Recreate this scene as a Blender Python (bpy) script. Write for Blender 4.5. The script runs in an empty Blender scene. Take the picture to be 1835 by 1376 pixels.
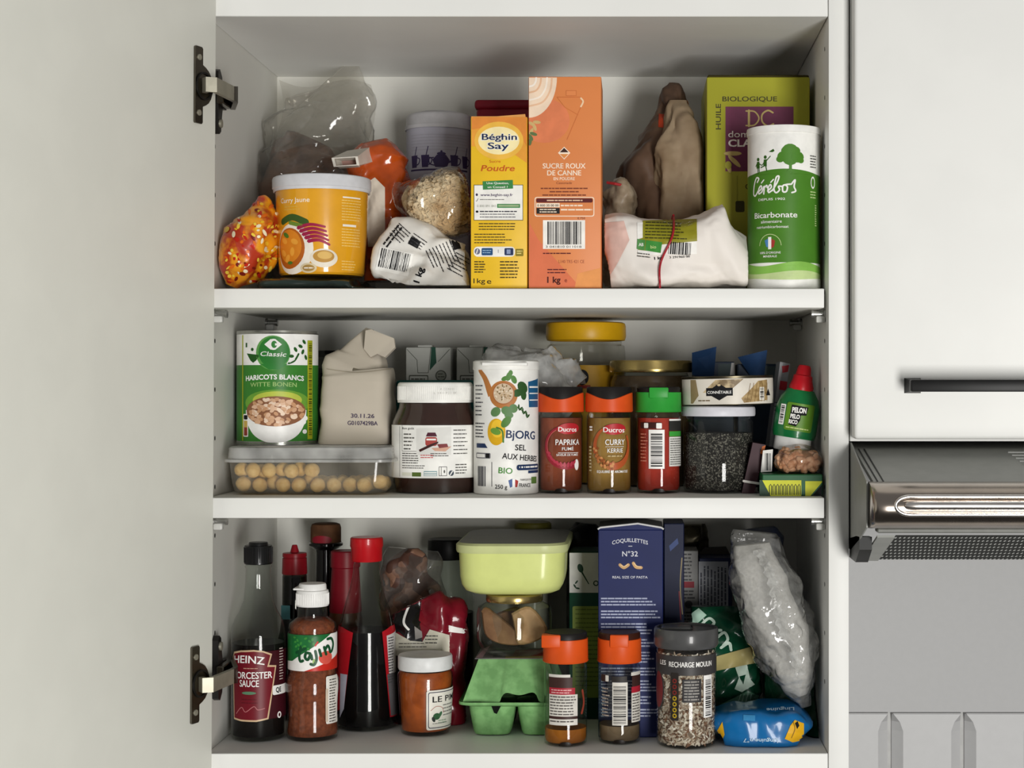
import bpy, bmesh, math, random
from mathutils import Vector, Matrix, noise
from mathutils.bvhtree import BVHTree
from mathutils.geometry import tessellate_polygon

# ------------------------------------------------------------------ camera, world, light, exposure
scn = bpy.context.scene
D, K, CX, CY, H = 1.53, 1975.0, 1139.0, 687.0, 1.62   # camera distance, pixels per metre at the cupboard front, vanishing point, camera height
cam_d = bpy.data.cameras.new('camera'); cam = bpy.data.objects.new('camera', cam_d); scn.collection.objects.link(cam)
cam.location = (0, -D, H); cam.rotation_euler = (math.pi/2, 0, 0)
cam_d.sensor_width = 36; cam_d.lens = 36*K*D/1835; cam_d.clip_start = .05
cam_d.shift_x = -(CX-917.5)/1835; cam_d.shift_y = (CY-688)/1835
scn.camera = cam
w = bpy.data.worlds.new('room_daylight'); scn.world = w; w.use_nodes = True
WB = w.node_tree.nodes['Background']; WB.inputs[1].default_value = .23   # a plain pale room: dimmer towards the floor
_tc = w.node_tree.nodes.new('ShaderNodeTexCoord'); _sp = w.node_tree.nodes.new('ShaderNodeSeparateXYZ'); _cr = w.node_tree.nodes.new('ShaderNodeValToRGB'); _mr = w.node_tree.nodes.new('ShaderNodeMapRange')
_mr.inputs['From Min'].default_value = -1; w.node_tree.links.new(_tc.outputs['Generated'], _sp.inputs[0]); w.node_tree.links.new(_sp.outputs['Z'], _mr.inputs['Value']); w.node_tree.links.new(_mr.outputs[0], _cr.inputs[0]); w.node_tree.links.new(_cr.outputs[0], WB.inputs[0])
_cr.color_ramp.elements[0].color = (.2, .19, .18, 1); _cr.color_ramp.elements[1].color = (1, 1, 1, 1); _cr.color_ramp.elements[0].position = .3; _cr.color_ramp.elements[1].position = .62
def area(name, loc, target, sx, sy, power, col):
    l = bpy.data.lights.new(name, 'AREA'); l.shape = 'RECTANGLE'; l.size = sx; l.size_y = sy; l.energy = power; l.color = col
    o = bpy.data.objects.new(name, l); scn.collection.objects.link(o); o.location = loc
    o.rotation_euler = (Vector(target)-Vector(loc)).to_track_quat('-Z', 'Y').to_euler()
area('kitchen_window', (1.12, -3.6, .84), (0, 0, 1.6), .8, 1.74, 124, (1, .985, .955))
scn.view_settings.view_transform = 'Standard'; scn.view_settings.look = 'None'
scn.view_settings.exposure = 0.0; scn.view_settings.gamma = 1.0; scn.view_settings.use_curve_mapping = False
scn.cycles.transparent_max_bounces = 24; scn.cycles.max_bounces = 10

# ------------------------------------------------------------------ helpers
def S(y): return (D+y)/D/K                # metres per photo pixel at depth y behind the cupboard front
def X(px, y): return (px-CX)*S(y)
def Z(py, y): return H+(CY-py)*S(y)
R = random.Random(7)
def lin(h):
    h = h.lstrip('#'); c = [int(h[i:i+2], 16)/255 for i in (0, 2, 4)]
    return tuple((x/12.92 if x <= .04045 else ((x+.055)/1.055)**2.4) for x in c)+(1,)
MATS = {}
def M(hexc, rough=.5, metal=0, var=.06, scale=60, bump=0, spec=.22, coat=0, c2=None, kind='noise', lo=.4, hi=.6, trans=None):
    """procedural principled material: hexc varied a little by noise, or mixed with c2 through noise / voronoi"""
    key = (hexc, rough, metal, var, scale, bump, spec, coat, c2, kind, lo, hi)
    if key in MATS: return MATS[key]
    m = bpy.data.materials.new('surface'); m.use_nodes = True; nt = m.node_tree; n = nt.nodes; k = nt.links.new
    if rough >= .55 and not metal: spec = min(spec, .1)
    b = n['Principled BSDF']; b.inputs['Roughness'].default_value = rough; b.inputs['Metallic'].default_value = metal
    b.inputs['Specular IOR Level'].default_value = spec; b.inputs['Coat Weight'].default_value = coat; b.inputs['Coat Roughness'].default_value = .08
    tc = n.new('ShaderNodeTexCoord')
    if kind == 'vor':
        t = n.new('ShaderNodeTexVoronoi'); t.inputs['Scale'].default_value = scale; src = t.outputs['Color']
        sep = n.new('ShaderNodeSeparateColor'); k(src, sep.inputs[0]); fac = sep.outputs[0]; hgt = t.outputs['Distance']
    else:
        t = n.new('ShaderNodeTexNoise'); t.inputs['Scale'].default_value = scale; t.inputs['Detail'].default_value = 4; fac = t.outputs[0]; hgt = fac
    k(tc.outputs['Object'], t.inputs['Vector'])
    cr = n.new('ShaderNodeValToRGB'); c = lin(hexc)
    if c2: a, z = c, lin(c2)
    else: a = tuple(x*(1-var) for x in c[:3])+(1,); z = tuple(min(1, x*(1+var)) for x in c[:3])+(1,)
    cr.color_ramp.elements[0].color = a; cr.color_ramp.elements[1].color = z
    cr.color_ramp.elements[0].position = lo; cr.color_ramp.elements[1].position = hi
    k(fac, cr.inputs[0]); k(cr.outputs[0], b.inputs['Base Color'])
    if bump:
        bp = n.new('ShaderNodeBump'); bp.inputs['Strength'].default_value = bump; bp.inputs['Distance'].default_value = .002
        k(hgt, bp.inputs['Height']); k(bp.outputs[0], b.inputs['Normal'])
    MATS[key] = m
    return m
def film(tint='#ffffff', milk=.06, milkcol='#d8d8d4', rough=.06, gloss=1.0, bump=0, scale=40):
    """thin clear wall (glass, plastic, foil film): tinted see-through, Fresnel gloss, a little milky diffuse"""
    key = ('film', tint, milk, milkcol, rough, gloss, bump, scale)
    if key in MATS: return MATS[key]
    m = bpy.data.materials.new('clear_wall'); m.use_nodes = True; nt = m.node_tree; n = nt.nodes; k = nt.links.new
    n.remove(n['Principled BSDF']); out = n['Material Output']
    tr = n.new('ShaderNodeBsdfTransparent'); tr.inputs[0].default_value = lin(tint)
    df = n.new('ShaderNodeBsdfDiffuse'); df.inputs[0].default_value = lin(milkcol)
    gl = n.new('ShaderNodeBsdfGlossy'); gl.inputs['Roughness'].default_value = rough
    lw = n.new('ShaderNodeLayerWeight'); lw.inputs[0].default_value = .5
    pw = n.new('ShaderNodeMath'); pw.operation = 'POWER'; pw.inputs[1].default_value = 4; k(lw.outputs['Facing'], pw.inputs[0])
    fr = n.new('ShaderNodeMath'); fr.operation = 'MULTIPLY_ADD'; fr.inputs[1].default_value = .85; fr.inputs[2].default_value = .035; k(pw.outputs[0], fr.inputs[0])
    mu = n.new('ShaderNodeMath'); mu.operation = 'MULTIPLY'; mu.inputs[1].default_value = gloss; mu.use_clamp = True
    m1 = n.new('ShaderNodeMixShader'); m2 = n.new('ShaderNodeMixShader')
    tc = n.new('ShaderNodeTexCoord'); t = n.new('ShaderNodeTexNoise'); t.inputs['Scale'].default_value = scale
    k(tc.outputs['Object'], t.inputs['Vector'])
    mm = n.new('ShaderNodeMath'); mm.operation = 'MULTIPLY'; mm.inputs[1].default_value = milk*2; k(t.outputs[0], mm.inputs[0])
    k(mm.outputs[0], m1.inputs[0]); k(tr.outputs[0], m1.inputs[1]); k(df.outputs[0], m1.inputs[2])
    k(fr.outputs[0], mu.inputs[0]); k(mu.outputs[0], m2.inputs[0]); k(m1.outputs[0], m2.inputs[1]); k(gl.outputs[0], m2.inputs[2])
    if bump:
        bp = n.new('ShaderNodeBump'); bp.inputs['Strength'].default_value = bump; bp.inputs['Distance'].default_value = .003
        k(t.outputs[0], bp.inputs['Height'])
        for q in (df, gl): k(bp.outputs[0], q.inputs['Normal'])
    k(m2.outputs[0], out.inputs['Surface'])
    MATS[key] = m
    return m
OFF = {}
def prop(o, label=None, cat=None, group=None, kind=None):
    for a, v in (('label', label), ('category', cat), ('group', group), ('kind', kind)):
        if v: o[a] = v
def thing(name, label, cat, loc, group=None):
    o = bpy.data.objects.new(name, None); scn.collection.objects.link(o); o.empty_display_size = .02
    o.location = loc; OFF[o.name] = Vector(loc); prop(o, label, cat, group); return o
class MB:
    """mesh builder in world metres; build() links everything gathered as ONE mesh object"""
    def __init__(s): s.v = []; s.f = []; s.m = []; s.s = []; s.mats = []
    def mi(s, mat):
        if mat not in s.mats: s.mats.append(mat)
        return s.mats.index(mat)
    def add(s, vs, fs, mat, smooth=True, T=None):
        b = len(s.v); i = s.mi(mat)
        for p in vs:
            p = Vector(p); s.v.append(T @ p if T else p)
        for f in fs: s.f.append(tuple(b+q for q in f)); s.m.append(i); s.s.append(smooth)
        return s
    def box(s, x0, x1, y0, y1, z0, z1, mat, bev=0, seg=2, T=None):
        bm = bmesh.new(); bmesh.ops.create_cube(bm, size=1)
        for q in bm.verts: q.co = Vector(((x0+x1)/2+q.co.x*(x1-x0), (y0+y1)/2+q.co.y*(y1-y0), (z0+z1)/2+q.co.z*(z1-z0)))
        if bev: bmesh.ops.bevel(bm, geom=bm.edges[:], offset=bev, segments=seg, profile=.5, affect='EDGES')
        bm.verts.index_update()
        s.add([q.co.copy() for q in bm.verts], [[q.index for q in f.verts] for f in bm.faces], mat, bool(bev), T); bm.free(); return s
    def lathe(s, prof, mat, cx, cy, seg=56, T=None, sx=1, sy=1):
        vs, fs, rows = [], [], []
        for r, z in prof:
            if r < 1e-6: rows.append([len(vs)]); vs.append((cx, cy, z))
            else:
                rows.append(list(range(len(vs), len(vs)+seg)))
                vs += [(cx+sx*r*math.sin(2*math.pi*i/seg), cy-sy*r*math.cos(2*math.pi*i/seg), z) for i in range(seg)]
        for a, b in zip(rows, rows[1:]):
            for i in range(seg):
                j = (i+1) % seg
                if len(a) == 1 and len(b) == 1: break
                if len(a) == 1: fs.append((a[0], b[j], b[i]))
                elif len(b) == 1: fs.append((a[i], a[j], b[0]))
                else: fs.append((a[i], a[j], b[j], b[i]))
        return s.add(vs, fs, mat, True, T)
    def rings(s, rs, mat, cap0=True, cap1=True, smooth=True, T=None):
        n = len(rs[0]); vs = [p for r in rs for p in r]; fs = []
        for k in range(len(rs)-1):
            for i in range(n):
                j = (i+1) % n; fs.append((k*n+i, k*n+j, (k+1)*n+j, (k+1)*n+i))
        if cap0: fs.append(tuple(range(n))[::-1])
        if cap1: fs.append(tuple((len(rs)-1)*n+i for i in range(n)))
        return s.add(vs, fs, mat, smooth, T)
    def tube(s, pts, r, mat, seg=8, closed=False, T=None, flat=1):
        P = [Vector(p) for p in pts]; n = len(P); rs = []; up = None
        for i in range(n):
            t = (P[(i+1) % n]-P[i-1]) if closed else (P[min(i+1, n-1)]-P[max(i-1, 0)])
            t.normalize()
            if up is None:
                up = Vector((0, 0, 1)) if abs(t.z) < .9 else Vector((1, 0, 0))
            up = (up-t*up.dot(t)).normalized(); sd = t.cross(up)
            q = r[i] if isinstance(r, (list, tuple)) else r
            rs.append([P[i]+up*q*math.cos(2*math.pi*k/seg)+sd*q*flat*math.sin(2*math.pi*k/seg) for k in range(seg)])
        if closed: rs.append(rs[0])
        return s.rings(rs, mat, not closed, not closed, True, T)
    def prism(s, pts, y0, y1, mat, T=None, smooth=False):
        """outline (x, z) pushed from depth y0 to y1"""
        n = len(pts); vs = [(x, y0, z) for x, z in pts]+[(x, y1, z) for x, z in pts]
        fs = [(i, (i+1) % n, n+(i+1) % n, n+i) for i in range(n)]
        tr = tessellate_polygon([[Vector((x, z, 0)) for x, z in pts]])
        fs += [tuple(t) for t in tr]+[tuple(n+q for q in t)[::-1] for t in tr]
        return s.add(vs, fs, mat, smooth, T)
    def bvh(s): return BVHTree.FromPolygons(s.v, s.f)
    def build(s, name, parent=None, label=None, cat=None, group=None, kind=None, sharp=40, fix=True):
        if parent is not None: off = OFF[parent.name]
        else:
            off = Vector(((min(p.x for p in s.v)+max(p.x for p in s.v))/2, (min(p.y for p in s.v)+max(p.y for p in s.v))/2, min(p.z for p in s.v)))
        me = bpy.data.meshes.new(name); me.from_pydata([p-off for p in s.v], [], s.f)
        for m in s.mats: me.materials.append(m)
        me.polygons.foreach_set('material_index', s.m); me.polygons.foreach_set('use_smooth', s.s)
        if fix:
            bm = bmesh.new(); bm.from_mesh(me); bmesh.ops.recalc_face_normals(bm, faces=bm.faces[:]); bm.to_mesh(me); bm.free()
        me.set_sharp_from_angle(angle=math.radians(sharp)); me.update()
        o = bpy.data.objects.new(name, me); scn.collection.objects.link(o); OFF[o.name] = off
        if parent is not None: o.parent = parent
        else: o.location = off
        prop(o, label, cat, group, kind); return o
def pr(yA, zb, *pts):
    """lathe profile from (photo row, half width in pixels) at the axis depth; nothing below zb"""
    return [(hw*S(yA), max(Z(py, yA), zb)) for py, hw in pts]
def smoothpts(p, n=6):
    out = []
    for i in range(len(p)-1):
        a, b, c, d = p[max(i-1, 0)], p[i], p[i+1], p[min(i+2, len(p)-1)]
        for k in range(n):
            t = k/n
            out.append(tuple(.5*((2*b[q])+(c[q]-a[q])*t+(2*a[q]-5*b[q]+4*c[q]-d[q])*t*t+(-a[q]+3*b[q]-3*c[q]+d[q])*t**3) for q in range(len(b))))
    out.append(tuple(p[-1])); return out
DIRS = {}
def crease(v, f, seed):
    """folded-film relief: triangle waves along random directions (sharp ridges, flat facets) bent by soft noise"""
    if seed not in DIRS:
        q = random.Random(seed); DIRS[seed] = [(Vector((q.gauss(0, 1), q.gauss(0, 1), q.gauss(0, 1))).normalized(), q.random(), q.uniform(.5, 2.0)) for _ in range(6)]
    p = Vector(v)*f; p += Vector((noise.noise(p*.5+Vector((seed, 0, 0))), noise.noise(p*.5+Vector((0, seed, 5))), noise.noise(p*.5+Vector((3, 1, seed)))))*.8
    s = 0; wt = 0
    for d, ph, fq in DIRS[seed]:
        t = p.dot(d)*fq*.55+ph; s += abs(2*(t-math.floor(t))-1)/(fq+.35); wt += 1/(fq+.35)
    return 2.2*(s/wt-.5)
def bag(mb, spine, mat, n=44, seg=44, p=2.3, amp=.003, freq=45, seed=1, zmin=None, smooth=True, T=None, stretch=(1, 1, 1), xlim=None, yr=None, fine=0):
    """soft pack: stations (px, py, depth, half width px, half depth m) along a spine; rings are superellipses, creased by ridged noise"""
    st = smoothpts(spine, 8) if smooth else list(spine)
    st2 = [st[0]]
    L = [0]
    for a, b in zip(st, st[1:]): L.append(L[-1]+math.hypot(b[0]-a[0], b[1]-a[1])+1e-6)
    st2 = []; j = 0
    for i in range(n+1):
        t = L[-1]*i/n
        while j < len(L)-2 and L[j+1] < t: j += 1
        u = (t-L[j])/(L[j+1]-L[j]); st2.append(tuple(a+(b-a)*u for a, b in zip(st[j], st[j+1])))
    rs = []
    for i, (px, py, y, hw, hd) in enumerate(st2):
        a, b = st2[max(i-1, 0)], st2[min(i+1, n)]
        t = Vector((b[0]-a[0], 0, -(b[1]-a[1]))).normalized(); wd = Vector((t.z, 0, -t.x))
        c = Vector((X(px, y), y, Z(py, y))); r = []
        for k in range(seg):
            th = 2*math.pi*k/seg; cs, sn = math.cos(th), math.sin(th)
            ex = math.copysign(abs(cs)**(2/p), cs)*max(hw, .5)*S(y); ey = math.copysign(abs(sn)**(2/p), sn)*max(hd, .0008)
            q = c+wd*ex+Vector((0, ey, 0)); o = (wd*cs+Vector((0, sn, 0))).normalized()
            if fine: q += o*fine*crease(q, 130, seed+1)*min(1, max(hd, .001)/.012)
            q += o*amp*crease((q.x*stretch[0], q.y*stretch[1], q.z*stretch[2]), freq, seed)*min(1, max(hd, .001)/.012)
            if zmin is not None and q.z < zmin: q.z = zmin
            if xlim: q.x = min(max(q.x, xlim[0]), xlim[1])
            if yr: q.y = min(max(q.y, yr[0]), yr[1])
            r.append(q)
        rs.append(r)
    mb.rings(rs, mat, True, True, True, T); return mb

def PY(z, y): return CY-(z-H)/S(y)
def hullpack(mb, pts, mat, cuts=4, amp=.003, freq=45, seed=1, zmin=None, soft=2):
    """angular pack: convex hull of (px, py, depth) corners, rounded a little and creased"""
    bm = bmesh.new()
    for px, py, y in pts: bm.verts.new((X(px, y), y, Z(py, y)))
    r = bmesh.ops.convex_hull(bm, input=bm.verts[:]); bmesh.ops.delete(bm, geom=[e for e in r['geom_interior'] if isinstance(e, bmesh.types.BMVert)], context='VERTS')
    bmesh.ops.triangulate(bm, faces=bm.faces[:])
    for k in range(cuts):
        bmesh.ops.subdivide_edges(bm, edges=[e for e in bm.edges if e.calc_length() > .005], cuts=1, use_grid_fill=True); bmesh.ops.triangulate(bm, faces=bm.faces[:])
    for k in range(soft): bmesh.ops.smooth_vert(bm, verts=bm.verts[:], factor=.5, use_axis_x=True, use_axis_y=True, use_axis_z=True)
    bm.normal_update(); bm.verts.index_update(); vs = []
    for v in bm.verts:
        q = v.co+v.normal*amp*crease(v.co, freq, seed)
        if zmin is not None: q.z = max(q.z, zmin)
        vs.append(q)
    mb.add(vs, [[v.index for v in f.verts] for f in bm.faces], mat); bm.free(); return mb

# ------------------------------------------------------------------ printed matter: flat artwork in photo pixels, laid onto a real surface
TXT = {}
def glyphs(string, bold):
    key = (string, bold)
    if key in TXT: return TXT[key]
    c = bpy.data.curves.new('t', 'FONT'); c.body = string; c.size = 1; c.offset = bold; c.resolution_u = 3
    o = bpy.data.objects.new('t', c); scn.collection.objects.link(o)
    dg = bpy.context.evaluated_depsgraph_get(); me = bpy.data.meshes.new_from_object(o.evaluated_get(dg)); me.calc_loop_triangles()
    v = [(q.co.x, q.co.y) for q in me.vertices]; t = [tuple(q.vertices) for q in me.loop_triangles]
    bpy.data.objects.remove(o); bpy.data.curves.remove(c); bpy.data.meshes.remove(me)
    TXT[key] = (v, t); return v, t
class Print:
    def __init__(s): s.it = []
    def tri(s, v, t, mat, L): s.it.append((v, t, mat, L)); return s
    def poly(s, pts, mat, L=1):
        return s.tri(list(pts), [tuple(q) for q in tessellate_polygon([[Vector((a, b, 0)) for a, b in pts]])], mat, L)
    def rect(s, x0, y0, x1, y1, mat, L=1, rot=0):
        cx, cy = (x0+x1)/2, (y0+y1)/2; c, n = math.cos(rot), math.sin(rot)
        p = [(cx+(a-cx)*c-(b-cy)*n, cy+(a-cx)*n+(b-cy)*c) for a, b in ((x0, y0), (x1, y0), (x1, y1), (x0, y1))]
        return s.tri(p, [(0, 1, 2), (0, 2, 3)], mat, L)
    def ell(s, cx, cy, rx, ry, mat, L=1, rot=0, n=28):
        c, q = math.cos(rot), math.sin(rot); p = []
        for i in range(n):
            a, b = rx*math.cos(2*math.pi*i/n), ry*math.sin(2*math.pi*i/n); p.append((cx+a*c-b*q, cy+a*q+b*c))
        return s.tri(p, [(0, i, i+1) for i in range(1, n-1)], mat, L)
    def rrect(s, x0, y0, x1, y1, r, mat, L=1):
        p = []
        for cx, cy, a0 in ((x1-r, y0+r, -90), (x1-r, y1-r, 0), (x0+r, y1-r, 90), (x0+r, y0+r, 180)):
            p += [(cx+r*math.cos(math.radians(a0+k*22.5)), cy+r*math.sin(math.radians(a0+k*22.5))) for k in range(5)]
        return s.tri(p, [(0, i, i+1) for i in range(1, len(p)-1)], mat, L)
    def stroke(s, pts, wd, mat, L=2, sm=True):
        P = smoothpts(pts, 5) if sm and len(pts) > 2 else pts; v = []; t = []
        for i, p in enumerate(P):
            a, b = P[max(i-1, 0)], P[min(i+1, len(P)-1)]; dx, dy = b[0]-a[0], b[1]-a[1]; l = math.hypot(dx, dy) or 1
            h = (wd[0]+(wd[1]-wd[0])*i/(len(P)-1) if isinstance(wd, tuple) else wd)/2
            v += [(p[0]-dy/l*h, p[1]+dx/l*h), (p[0]+dy/l*h, p[1]-dx/l*h)]
        for i in range(len(P)-1): t += [(2*i, 2*i+1, 2*i+3), (2*i, 2*i+3, 2*i+2)]
        s.tri(v, t, mat, L)
        for p in (P[0], P[-1]): s.ell(p[0], p[1], (wd if not isinstance(wd, tuple) else min(wd))/2, (wd if not isinstance(wd, tuple) else min(wd))/2, mat, L, 0, 8)
        return s
    def text(s, string, cx, cy, h, mat, w=None, bold=.01, L=3, rot=0, shear=0, align='c', bend=0, flip=False):
        """cap height h px, centred on (cx, cy); w = total width px; bend = rise in px of an arched baseline's middle"""
        if .012 < bold < .03 and L < 90:   # heavy letters: struck twice, a hair apart
            e = (bold-.008)*h*1.1
            for q in (-e, e): s.text(string, cx+q*math.cos(rot), cy+q*math.sin(rot), h, mat, w-2*e if w else None, .008, L, rot, shear, align, bend, flip)
            return s
        v, t = glyphs(string, bold)
        if not v: return s
        xs = [q[0] for q in v]; x0, x1 = min(xs), max(xs); capv = .729
        sy = h/capv; sx = w/(x1-x0) if w else sy; W = (x1-x0)*sx; c, n = math.cos(rot), math.sin(rot); o = []
        for a, b in v:
            u = (a-x0)*sx-(W/2 if align == 'c' else 0 if align == 'l' else W); q = (b-capv/2)*sy; u += shear*q
            if bend: q += bend*(1-(2*u/W)**2)
            if flip: u, q = -u, -q
            o.append((cx+u*c+q*n, cy+u*n-q*c))
        return s.tri(o, t, mat, L)
    def greek(s, x0, y0, x1, rows, lead, h, mat, L=2, seed=1, ragged=.3, rot=0, gap=.5):
        """rows of small print too small to read: runs of word-length dashes"""
        r = random.Random(seed); c, n = math.cos(rot), math.sin(rot)
        for k in range(rows):
            x = 0; end = (x1-x0)*(1-ragged*r.random())
            while x < end-1:
                l = min(r.uniform(1.6, 5)*h*1.1, end-x); y = k*lead
                p = [(a, b) for a, b in ((x, y), (x+l, y), (x+l, y+h), (x, y+h))]
                s.tri([(x0+a*c-b*n, y0+a*n+b*c) for a, b in p], [(0, 1, 2), (0, 2, 3)], mat, L); x += l+gap*h
        return s
    def bars(s, x0, y0, x1, y1, mat, L=2, seed=3, vert=True, rot=0):
        r = random.Random(seed); cx, cy = (x0+x1)/2, (y0+y1)/2; c, n = math.cos(rot), math.sin(rot)
        a, b = (x0, x1) if vert else (y0, y1); q = a
        while q < b-.5:
            wd = r.choice((.9, .9, 1.6, 2.4)); e = min(q+wd, b)
            p = ((q, y0), (e, y0), (e, y1), (q, y1)) if vert else ((x0, q), (x1, q), (x1, e), (x0, e))
            s.tri([(cx+(i-cx)*c-(j-cy)*n, cy+(i-cx)*n+(j-cy)*c) for i, j in p], [(0, 1, 2), (0, 2, 3)], mat, L); q = e+r.choice((.9, .9, 1.5, 2.2))
        return s
    def clip(s, x0, y0, x1, y1):
        """trim the artwork to the printed face"""
        new = []
        for v, t, mat, L in s.it:
            if all(x0 <= a <= x1 and y0 <= b <= y1 for a, b in v): new.append((v, t, mat, L)); continue
            V, T = [], []
            for f in t:
                p = [v[i] for i in f]
                for ax, lim, sg in ((0, x0, 1), (0, x1, -1), (1, y0, 1), (1, y1, -1)):
                    q = []
                    for i in range(len(p)):
                        a, b = p[i], p[(i+1) % len(p)]; da, db = (a[ax]-lim)*sg, (b[ax]-lim)*sg
                        if da >= 0: q.append(a)
                        if da*db < 0: u = da/(da-db); q.append((a[0]+(b[0]-a[0])*u, a[1]+(b[1]-a[1])*u))
                    p = q
                    if not p: break
                if len(p) > 2: k = len(V); V += p; T += [(k, k+i, k+i+1) for i in range(1, len(p)-1)]
            if T: new.append((V, T, mat, L))
        s.it = new; return s
    def emit(s, mb, fn, step=None, at=None):
        for n_, (v, t, mat, L) in enumerate(s.it):
            L += (n_ % 20)*.042   # no two inks at quite the same height
            vs = [Vector((a, b)) for a, b in v]; out = []; st = list(t)
            if step:
                mid = {}
                while st:
                    f = st.pop(); e = max(((vs[f[i]]-vs[f[(i+1) % 3]]).length, i) for i in range(3))
                    if e[0] <= step: out.append(f); continue
                    i = e[1]; a, b, c = f[i], f[(i+1) % 3], f[(i+2) % 3]; key = (min(a, b), max(a, b))
                    if key not in mid: mid[key] = len(vs); vs.append((vs[a]+vs[b])/2)
                    st += [(a, mid[key], c), (mid[key], b, c)]
            else: out = st
            P = [fn(q.x, q.y, L) for q in vs]
            out = [f for f in out if all(P[i] is not None for i in f)]
            used = sorted({i for f in out for i in f}); ix = {q: i for i, q in enumerate(used)}
            mb.add([P[i] for i in used], [tuple(ix[i] for i in f) for f in out], mat, step is not None)
        return mb
EPS = .00009
def on_plane(y): return lambda px, py, L: Vector((X(px, y), y-L*EPS, Z(py, y)))
def on_cyl(cpx, yA, r, dz=0, T=None, ytop=None):
    """wrap onto an upright cylinder (radius a number or a function of height) facing the room; artwork x is arc length"""
    x0 = X(cpx, yA); ph = math.atan2(-x0, D+yA)   # the side that faces the room's middle
    def fn(px, py, L):
        yf = yA-(r if not callable(r) else r(Z(py, yA-.03))); z = Z(py, yf)+dz; q = r(z) if callable(r) else r
        a = (px-cpx)*S(yf)/q+ph; q += L*EPS; p = Vector((x0+q*math.sin(a), yA-q*math.cos(a), z))
        return T @ p if T else p
    return fn
def on_shape(bvh, ytest=.1):
    """lay the artwork on a creased pack: nearest point of its front as seen from the room"""
    o = Vector((0, -D, H))
    def fn(px, py, L):
        d = (Vector((X(px, ytest), ytest, Z(py, ytest)))-o).normalized(); h, nn, i, ds = bvh.ray_cast(o, d)
        if h is None: return None
        nn = nn if nn.dot(d) < 0 else -nn
        return h+nn*(.0004+L*EPS)-d*(.0002+L*EPS*.5)
    return fn
def rprof(prof):
    """radius as a function of height from a lathe profile"""
    p = sorted(((z, r) for r, z in prof))
    def f(z):
        if z <= p[0][0]: return p[0][1]
        for (a, ra), (b, rb) in zip(p, p[1:]):
            if z <= b: return ra+(rb-ra)*(z-a)/max(b-a, 1e-9)
        return p[-1][1]
    return f
ZT, ZM, ZB = Z(516.5, 0), Z(891.5, 0), Z(1350, 0)     # tops of upper shelf, lower shelf, cupboard floor
G = .0004
WHITE = M('#ecebe6', .45); BLACK = M('#0d0d0e', .45); INK = M('#1b1b1d', .6)
# ------------------------------------------------------------------ the setting
PAINT = M('#ecece8', .42, var=.012, scale=14); INSIDE = M('#d2d1ca', .5, var=.012, scale=9); DOORW = M('#e9e9df', .42, var=.012, scale=20)
def wall():
    b = MB(); b.box(-1.5, 2.2, .335, .40, .6, 2.9, M('#dcdad4', .8, var=.02, scale=8)); b.build('wall_back', kind='structure')
    b = MB(); b.box(X(1521.5, 0)+.001, X(2400, 0), .312, .334, Z(1276, .312), Z(820, .3), M('#ababab', .45, var=.008, scale=160)); b.build('trim_1', kind='structure', label='smooth pale grey splashback panel on the wall under the cooker hood')
    # bevelled upright boards under the splashback
    b = MB(); yb = .312; zt, zb = Z(1277.5, yb), Z(1700, yb); g = M('#b8b8b8', .4, var=.01, scale=90)
    k = X(1521.5, 0)+.001; xs = [X(p, yb) for p in (1466, 1596, 1727, 1857, 1987, 2117, 2247)]
    for a, c in zip(xs, xs[1:]):
        a = max(a+.0022, k); c -= .0022; d = .0085; rs = []
        for z, bev, dd in ((zb, .0115, d), (zt-.02, .0115, d), (zt-.010, .008, d), (zt-.0015, .0012, d*.7), (zt, .0006, d*.7)):
            lf = bev if a > k+.0001 else .0002; y_ = yb+(.001 if z == zt else 0)
            rs.append([Vector(p) for p in ((a, yb+.02, z), (a, yb+(dd if lf > .0003 else 0), z), (a+lf, y_, z), (c-bev, y_, z), (c, yb+dd, z), (c, yb+.02, z))])
        b.rings(rs, g, True, True, False)
    b.box(k, xs[-1], yb+.0105, yb+.0225, zb, zt-.001, M('#b9b9b7', .6))
    b.build('trim_2', kind='structure', label='white bevelled upright boards on the wall below the grey splashback', sharp=8)
wall()

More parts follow.
